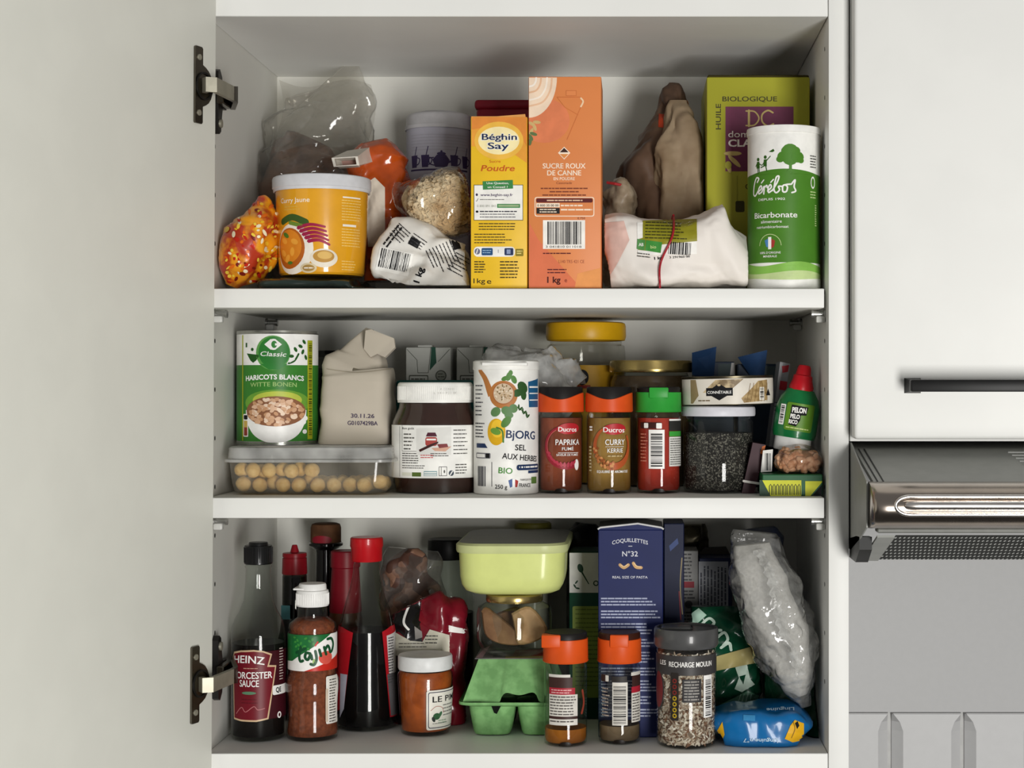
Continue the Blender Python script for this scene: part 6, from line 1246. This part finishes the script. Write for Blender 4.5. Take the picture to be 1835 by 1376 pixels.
def back_jar():
    yA = .272; c = X(955, yA); zb = ZB+G; t = thing('jar', 'jar with an olive lid just showing above the green lunch box', 'jar', (c, yA, zb)); q = 27*S(yA); z1 = Z(953, yA)
    b = MB(); b.lathe([(0, z1), (q*.9, z1), (q, z1-.01), (q, zb), (0, zb)], M('#8f8f80', .2), c, yA, 40); b.build('jar_glass', t)
    b = MB(); b.lathe(pr(yA, 0, (935, 0), (935, 30), (938, 33), (953, 33.5), (955, 32), (955, 0)), M('#6f6a2a', .45), c, yA, 48); b.build('lid', t, label='olive lid')
back_jar()
def black_bag():
    b = MB(); bag(b, [(1040, 1245, .265, 30, .03), (1040, 1100, .265, 34, .031), (1042, 1000, .265, 34, .03), (1044, 960, .265, 30, .024), (1046, 937, .265, 20, .008)], M('#232220', .35, var=.3, scale=40), 44, 40, 2.4, .014, 45, 66, ZB+G, xlim=(X(1016, .26), 9)); b.build('black_bag', label='crumpled black bag at the back behind the tea box', cat='bag')
black_bag()
def tea_box():
    y = .155; b = MB(); W2 = M('#c9c8c4', .45); b.box(X(1020, y), X(1098, y), y, y+.062, ZB+G, Z(990, y), M('#0f3f2c', .45), .001, 2); p = Print(); gr = M('#173a26', .5); li = M('#7f8f3a', .45)
    p.rect(1020.5, 990.5, 1098, 1062, W2, 1); p.ell(1040, 1018, 5, 8, gr, 2, -.3); p.stroke([(1042, 1024), (1055, 1046)], (3, 1.6), gr, 2); p.ell(1030, 1050, 4, 1.6, gr, 2, 1); p.ell(1035, 1054, 4, 1.6, gr, 2, .2); p.ell(1033, 1043, 4, 1.4, gr, 2, -.9); p.ell(1068, 1045, 5, 5, gr, 2); p.ell(1068, 1045, 3, 3, W2, 3)
    p.rrect(1026, 1086, 1098, 1250, 3, li, 1); p.greek(1031, 1091, 1092, 18, 8, 2, M('#5c6a26', .5), 2, 5, .25)
    p.emit(b, on_plane(y)); b.build('tea_box', label='green and white tea box with a spoon drawing beside the navy pasta box', cat='box')
tea_box()
def pasta_box():
    y = .068; y1 = y+.085; z0 = ZB+G; x0, x1 = X(1072, y), X(1188.5, y); ze = Z(949, y); b = MB(); nv = M('#141f52', .5, var=.03)
    b.box(x0, x1, y, y1, z0, ze, nv, .0008, 1); wm = M('#cfcfcf', .5); ridge = Z(935, y+.02); xm = X(1143, y)
    for ya in (y+.0005,):
        b.prism([(x0, ze), (x1, ze), (x1, ze+.0014), (xm, ridge), (x0, ze+.0014)], ya, ya+.0012, nv)
        b.tube([(x0-.0004, ya-.0004, ze+.0004), (x0+.002, ya-.0004, ze+.002), (xm, ya-.0004, ridge), (x1-.002, ya-.0004, ze+.002), (x1+.0004, ya-.0004, ze+.0004)], .0009, wm, 6)
    b.add([(x0, y, ze+.001), (xm, y, ridge-.0005), (xm, y1, ridge-.0005), (x0, y1, ze+.001), (x1, y, ze+.001), (x1, y1, ze+.001)], [(0, 1, 2, 3), (1, 4, 5, 2)], M('#3a3a3c', .5), False)
    p = Print(); W2 = M('#d9dae0', .5); tn = M('#c9a06c', .5)
    p.text('COQUILLETTES', 1129, 972.5, 7, W2, 64, .006, 1, 0, 0, 'c', 5); p.rect(1126, 978, 1133, 979, W2, 1); p.text('N°32', 1129, 992, 9.5, W2, 28, .01, 1)
    p.stroke([(1111, 1012), (1118, 1017), (1126, 1012)], 5.5, tn, 1); p.stroke([(1135, 1009), (1140, 1016), (1149, 1017)], 5.5, tn, 1); p.stroke([(1112, 1012), (1118, 1015), (1125, 1011)], 1.6, M('#e6c698', .5), 2); p.stroke([(1136, 1009), (1141, 1014), (1148, 1016)], 1.6, M('#e6c698', .5), 2)
    p.text('REAL SIZE OF PASTA', 1129, 1034, 4.6, W2, 63, .004, 1); lt = M('#a8aec6', .55)
    yy = 1071
    for k, n in enumerate((3, 3, 4, 3, 4, 3, 4, 3, 3)): p.greek(1077, yy, 1184, n, 5.6, 2.6, lt, 1, 20+k, .25, 0, .35); yy += n*5.6+6
    p.emit(b, on_plane(y)); b.build('pasta_box', label='tall navy box of small pasta with white lettering', cat='box')
    y = .13; b = MB(); b.box(X(1189, y)+.0004, X(1226, y), y, y+.06, z0, Z(938, y), M('#0e1634', .5), .0008, 1); p = Print(); p.poly([(1199, 978), (1214, 964), (1216, 974), (1201, 988)], M('#3a4a78', .5), 1); p.stroke([(1222, 1000), (1219, 1050), (1223, 1100)], 2, M('#8a7c5a', .5), 1); p.stroke([(1217, 1060), (1220, 1110)], 2, M('#7c2a34', .5), 1); p.emit(b, on_plane(y)); b.build('navy_box', label='plain dark navy box half hidden behind the navy pasta box', cat='box')
pasta_box()
def back_right():
    y = .2; b = MB(); b.box(X(1219, y), X(1251, y), y, y+.045, ZB+G, Z(987, y), M('#8b8a88', .5), .0006, 1); p = Print(); d = M('#3d3c3e', .5); p.greek(1221, 992, 1240, 9, 6.5, 2.6, d, 1, 3, .2); p.rect(1223, 1042, 1244, 1053, M('#8a2430', .5), 1); p.greek(1221, 1058, 1246, 3, 6, 2.6, d, 1, 5, .2); p.ell(1234, 1083, 7, 7, d, 1); p.greek(1221, 1096, 1248, 6, 6, 2.6, d, 1, 7, .2);
    p.emit(b, on_plane(y)); b.build('narrow_box', label='narrow grey box with small print and a red bar at the back right', cat='box')
    b = MB(); ye = .273; bag(b, [(1243, 1260, ye, 22, .016), (1243, 1050, ye, 24, .018), (1242, 985, ye, 24, .016), (1242, 950, ye, 23, .012), (1242, 938, ye, 22, .003)], M('#5c5646', .25, .7, var=.4, scale=60), 44, 36, 3, .012, 60, 77, ZB+G); b.build('foil_packet', label='dull foil packet standing behind the narrow grey box', cat='packet')
    y = .2; x0, x1 = X(1253, y), X(1312, y); zt = Z(1000, y); b = MB(); nv = M('#20294c', .45); b.box(x0, x1, y, y+.075, ZB+G, zt, nv, .0008, 1); b.prism([(x0, zt), (x1, zt), (x1-.004, zt+.008), (x0+.008, zt+.007)], y+.04, y+.044, M('#39352f', .5))
    p = Print(); p.rect(1252, 1006, 1305, 1096, M('#a9abb0', .5), 1)
    for k in range(8): p.greek(1255+k*6.2, 1094, 1255+k*6.2+84, 1, 5, 2.8, M('#4c4f5a', .5), 2, k+2, .2, -math.pi/2)
    p.emit(b, on_plane(y)); b.build('navy_box', label='navy box with a pale panel of sideways print beside the clear bag', cat='box')
back_right()
def spice_pair():
    oc = M('#a8641c', .6, c2='#8c4f14', scale=40, bump=.3)
    t, yA, r = spice('spice_jar', 'nearly empty spice jar of yellow powder with orange cap beside the egg carton', 1013.5, 40.5, 1131, 1184, .024, ZB, '#d9531a', 'flipl', oc, 'yellow powder', 'spice jars on the cupboard floor', 1302)
    p = Print(); f = on_cyl(1013.5, yA, r+.0004); br = M('#3c2622', .5); W2 = M('#d5d1c8', .45); p.rect(980, 1209, 1022, 1214, W2, 2); p.rect(980, 1214, 1026, 1233, br, 1); p.rect(981, 1233, 1031, 1245, M('#a82434', .45), 1); p.greek(986, 1236, 1026, 2, 4.5, 2, M('#e0a8a8', .5), 2, 4, .2); p.rect(981, 1245, 1036, 1300, W2, 1); p.greek(983, 1248, 1033, 7, 5.2, 2.2, M('#55504c', .5), 2, 7, .15); p.rect(981, 1284, 1036, 1289, br, 2); p.greek(983, 1292, 1032, 1, 5, 2.4, M('#55504c', .5), 2, 8); p.stroke([(1048, 1240), (1052, 1262), (1046, 1280)], 5, M('#8c3a2a', .5), 1)
    p.emit(b := MB(), f, 5); b.build('printed_label', t)
    t, yA, r = spice('spice_jar', 'spice jar of grey-brown powder with orange cap in front of the pasta box', 1110, 39.5, 1131, 1184, .034, ZB, '#d9531a', 'flip2', M('#7a6650', .6, c2='#63513e', scale=40, bump=.3), 'grey-brown powder', 'spice jars on the cupboard floor', 1296)
    p = Print(); f = on_cyl(1110, yA, r+.0004); p.rect(1097, 1223, 1125, 1300, W2, 1); p.bars(1099, 1230, 1122, 1297, INK, 2, 22, False); p.rrect(1071, 1210, 1090, 1223, 2, br, 1); p.rrect(1083, 1211, 1090, 1222, 1, W2, 2); p.rect(1096, 1212, 1124, 1222, M('#2c2826', .5), 1); p.greek(1074, 1234, 1092, 9, 6, 2.2, M('#a89a8c', .5), 1, 5, .3)
    p.rect(1134, 1212, 1160, 1232, br, 1); p.rect(1132, 1206, 1160, 1212, W2, 2); p.rect(1133, 1232, 1160, 1243, M('#a82434', .45), 1); p.rect(1133, 1243, 1160, 1296, W2, 1); p.greek(1135, 1246, 1158, 10, 5, 2, M('#55504c', .5), 2, 6, .2)
    p.emit(b := MB(), f, 5); b.build('printed_label', t)
spice_pair()
def mill_jar():
    yA = .014+53*S(.04); c = X(1229.5, yA); zb = ZB+G; t = thing('seasoning_jar', 'clear cylinder of salt and herb flakes with a smoky grey lid', 'jar', (c, yA, zb)); r = 53*S(yA)
    b = MB(); zt = Z(1158, yA); b.lathe([(r*.95, zt+.004), (r*.96, zt), (r, zt-.002), (r, zb+.004), (r*.97, zb+.001), (r*.9, zb), (0, zb+.0015)], PET, c, yA, 64); b.build('jar_wall', t, label='clear plastic')
    zf = Z(1164, yA); b = MB(); b.lathe([(0, zf), (r*.93, zf-.001), (r*.945, zf-.004), (r*.945, zb+.006), (r*.9, zb+.003), (0, zb+.003)], M('#7c6c5e', .7, c2='#b5a898', kind='vor', scale=240, bump=.6), c, yA, 56)
    rg = random.Random(12); ms = [M(h_, .6) for h_ in ('#d3c9bb', '#bfb1a0', '#a08c7a', '#7c5c48', '#5d4436', '#e0d9ce')]
    for i in range(1500):
        a = rg.uniform(-1.75, 1.75); z = rg.uniform(zb+.004, zf-.001); q = r*.945; ctr = Vector((c+q*math.sin(a), yA-q*math.cos(a), z)); nn = Vector((math.sin(a)+rg.uniform(-.4, .4), -math.cos(a), rg.uniform(-.5, .5))).normalized(); mt = nn.to_track_quat('Z', 'Y').to_matrix(); l = rg.uniform(.0015, .0034); w_ = rg.uniform(.0006, .0013); ph = rg.uniform(0, 6.3); cv = rg.uniform(-.6, .6)
        vs = []
        for k in range(4):
            u = (k/3-.5)*2; ox, oy = l*u, l*cv*u*u; 
            for s_ in (-1, 1): vx, vy = ox, oy+s_*w_*(1-.5*u*u); vs.append(ctr+mt @ Vector((vx*math.cos(ph)-vy*math.sin(ph), vx*math.sin(ph)+vy*math.cos(ph), .0004)))
        b.add(vs, [(0, 1, 3, 2), (2, 3, 5, 4), (4, 5, 7, 6)], ms[i % 6], False)
    b.build('salt_flakes', t, kind='stuff', label='pale and brown flakes of salt and herbs', fix=False)
    b = MB(); lm = M('#4c4c4c', .3, var=.1, coat=.3); b.lathe(pr(yA, 0, (1126, 0), (1126, 50), (1123, 52), (1123, 56), (1126, 57.5), (1152, 58), (1157, 55), (1157, 50)), lm, c, yA, 64); b.box(c-.024, c+.006, yA-.012, yA+.012, Z(1126, yA)-.0005, Z(1121, yA), lm, .003, 3); b.build('lid', t, label='smoky grey lid')
    p = Print(); f = on_cyl(1229.5, yA, r+.0004); ck = M('#3d3b3b', .45); p.rect(1229.5-84, 1176, 1229.5+84, 1211, ck, 1); p.text('RECHARGE MOULIN', 1240, 1191, 9.5, Wt, 86, .022, 2); p.text('LES', 1182, 1189.5, 8.5, Wt, 16, .02, 2); p.ell(1168, 1240, 17, 38, ck, 1); p.ell(1168, 1240, 14, 33, M('#7a2a2c', .5), 2)
    p.rrect(1201, 1206, 1216, 1292, 2, M('#2c2724', .5), 2)
    for k in range(7): p.ell(1208.5, 1221+k*10.4, 4, 4.2, M('#7d2a24' if k < 3 else '#b89a24', .5), 3); p.ell(1208.5, 1221+k*10.4, 2, 2, M('#2c2724', .5), 4)
    p.rect(1223, 1218, 1258, 1259, M('#333132', .5), 1); p.greek(1226, 1221, 1255, 7, 5.3, 2.4, M('#9a9690', .5), 2, 5, .1); p.rect(1263, 1212, 1284, 1288, Wt, 1); p.bars(1267, 1220, 1281, 1285, INK, 2, 15, False)
    p.emit(b := MB(), f, 5); b.build('label', t, label='dark grey band label')
mill_jar()
def linguine():
    b = MB(); m = M('#10649f', .3, var=.05, coat=.3); y = .062
    bag(b, [(1284, 1304, y, 22, .02), (1290, 1300, y, 30, .03), (1310, 1299, y, 36, .036), (1360, 1298, y, 39, .038), (1405, 1299, y, 38, .037), (1430, 1305, y, 32, .032), (1437, 1310, y, 24, .02)], m, 60, 52, 4, .0045, 40, 88, ZB+G)
    bv = b.bvh(); p = Print(); ye = M('#d9a51c', .35, var=.1); Wl = M('#b9d4e6', .45)
    p.poly([(1280, 1328), (1284, 1312), (1295, 1293), (1299, 1316), (1293, 1330)], ye, 1); p.poly([(1406, 1324), (1416, 1300), (1424, 1290), (1440, 1296), (1440, 1326), (1420, 1330)], ye, 1); p.stroke([(1418, 1322), (1424, 1306), (1421, 1294)], 1.6, M('#8a641a', .5), 2); p.poly([(1424, 1296), (1429, 1292), (1432, 1300), (1428, 1306)], INK, 2)
    p.text('Linguine n°7', 1363, 1327, 7, Wl, 62, .012, 2, .02, 0, 'c', 0, True); p.text('Linguine', 1398, 1272, 6, Wl, 50, .012, 2, -.04, 0, 'c', 0, True); p.poly([(1332, 1281), (1353, 1282), (1353, 1292), (1332, 1291)], M('#3c86b8', .2), 1)
    p.emit(b, on_shape(bv, .03), 5); b.build('pasta_packet', label='blue pasta packet with yellow ends lying at the front right', cat='packet')
linguine()
def green_packs():
    y = .148; b = MB(); m = M('#0d3d28', .3, var=.15, coat=.3)
    bag(b, [(1330, 1345, y, 46, .02), (1322, 1262, y, 46, .026), (1308, 1200, y, 56, .028), (1292, 1150, y, 64, .028), (1290, 1118, y, 62, .022), (1290, 1086, y, 50, .006)], m, 90, 76, 3, .013, 44, 93, ZB+G, fine=.0012, xlim=(X(1227, .13), X(1364, y)), yr=(.112, .182))
    bv = b.bvh(); p = Print(); mint = M('#a3c2b0', .4); wh = M('#b9ccbd', .4)
    p.poly([(1222, 1112), (1252, 1090), (1266, 1102), (1240, 1126), (1222, 1124)], mint, 1)
    for q in ([(1258, 1118), (1270, 1108), (1280, 1116), (1272, 1128), (1292, 1130)], [(1286, 1142), (1298, 1134), (1304, 1146), (1296, 1156)], [(1292, 1160), (1306, 1152), (1310, 1164)]): p.stroke(q, 5, wh, 1)
    p.poly([(1318, 1196), (1338, 1190), (1344, 1216), (1352, 1226), (1330, 1240), (1316, 1234), (1324, 1214)], wh, 1); p.poly([(1324, 1212), (1336, 1208), (1332, 1226)], m, 2); p.poly([(1290, 1262), (1340, 1238), (1360, 1246), (1352, 1270), (1300, 1280)], M('#5d8a70', .3), 1)
    for k in range(5): p.stroke([(1320+k*7, 1268), (1328+k*6, 1244)], 1.4, mint, 2)
    p.emit(b, on_shape(bv, .08), 5); b.build('green_packet', label='dark green packet with mint lettering between the mill jar and clear bag', cat='packet')
    o = Vector((0, -D, H)); b = MB(); v = []; nx, ny = 20, 6
    for i in range(nx+1):
        for j in range(ny+1):
            u, w_ = i/nx, j/ny; px = 1284+u*79; py = 1176-u*22+w_*(26+u*6)
            d = (Vector((X(px, .08), .08, Z(py, .08)))-o).normalized(); h = bv.ray_cast(o, d)[0]
            v.append((h if h is not None else Vector((X(px, .09), .09, Z(py, .09))))-d*.0012)
    b.add(v, [(i*(ny+1)+j, (i+1)*(ny+1)+j, (i+1)*(ny+1)+j+1, i*(ny+1)+j+1) for i in range(nx) for j in range(ny)], M('#a89c68', .45, var=.06)); b.build('tape_strip', label='strip of beige tape across the dark green packet', cat='tape')
    b = MB(); y = .142; bag(b, [(1462, 1338, .09, 17, .024), (1458, 1305, .098, 24, .026), (1436, 1265, .125, 44, .026), (1412, 1225, y, 50, .028), (1394, 1170, y, 34, .024), (1386, 1125, y, 22, .016), (1382, 1100, y, 12, .005)], M('#12442d', .3, var=.15, coat=.3), 70, 60, 3, .008, 40, 95, ZB+G, xlim=(X(1366, y)+.001, XR-.0015), yr=(.062, .176))
    b.v = [Vector((max(v.x, X(1441, .06)) if v.y < .105 and v.z < Z(1262, .06) else v.x, v.y if v.z < Z(1268, .06) else max(v.y, .108), v.z)) for v in b.v]; b.build('green_bag', label='dark green bag under the leaning clear bag at the right wall', cat='bag')
green_packs()
def clear_bag():
    y = .064; t = thing('food_bag', 'clear bag of white rice leaning against the right wall', 'bag', (X(1400, y), y, Z(1260, y)))
    b = MB(); bag(b, [(1348, 975, y+.004, 30, .006), (1352, 1002, y, 34, .012), (1364, 1040, y, 42, .018), (1390, 1110, y, 49, .021), (1411, 1170, y, 42, .02), (1427, 1215, y, 28, .016), (1438, 1245, y, 8, .004)], M('#d0cec8', .7, c2='#dedcd6', scale=300, bump=.2), 60, 54, 2.6, .006, 40, 97, fine=.001, xlim=(-9, XR-.004)); b.build('contents', t, label='white rice')
    b = MB(); bag(b, [(1350, 952, y+.02, 36, .006), (1350, 975, y+.01, 42, .020), (1364, 1040, y, 52, .032), (1390, 1110, y, 60, .036), (1412, 1170, y, 54, .034), (1432, 1225, y, 32, .02), (1444, 1266, y, 10, .004)], film('#ececec', .16, '#d0d0cc', .17, 2.6, 1, 90), 110, 84, 2.3, .010, 46, 99, fine=.0024, xlim=(-9, XR-.002), yr=(.026, .104)); b.build('clear_film', t, label='glossy creased clear plastic')
    bv = b.bvh(); o = Vector((0, -D, H)); b = MB(); v = []; rg = random.Random(9); n = 46   # the bag's crimped back seam standing off the film
    for i in range(n+1):
        u = i/n; px, py = 1357+u*78+10*math.sin(u*7)*(1-u), 985+u*225; wv = 8+3*math.sin(i*1.7)
        for s_ in (-1, 0, 1):
            dd = (Vector((X(px+s_*wv, .03), .03, Z(py-s_*2, .03)))-o).normalized(); h = bv.ray_cast(o, dd)[0]
            h = h if h is not None else Vector((X(px+s_*wv, .05), .05, Z(py, .05))); v.append(h-dd*(.0012+(.003+.0012*rg.random() if s_ == 0 else .0004*rg.random())))
    b.add(v, [(3*i+k, 3*i+3+k, 3*i+4+k, 3*i+1+k) for i in range(n) for k in (0, 1)], film('#f2f2f2', .4, '#e6e6e2', .14, 2.6, 1, 120), False); b.build('seam', t, label='crimped clear seam', fix=False)
    b = MB(); y = .14; bag(b, [(1362, 1075, y, 38, .015), (1360, 1010, y, 46, .028), (1358, 965, y, 42, .024), (1356, 946, y, 30, .006)], M('#1d2230', .35, var=.2), 36, 36, 2.5, .010, 40, 101); b.build('dark_end', t, label='dark folded top')
clear_bag()
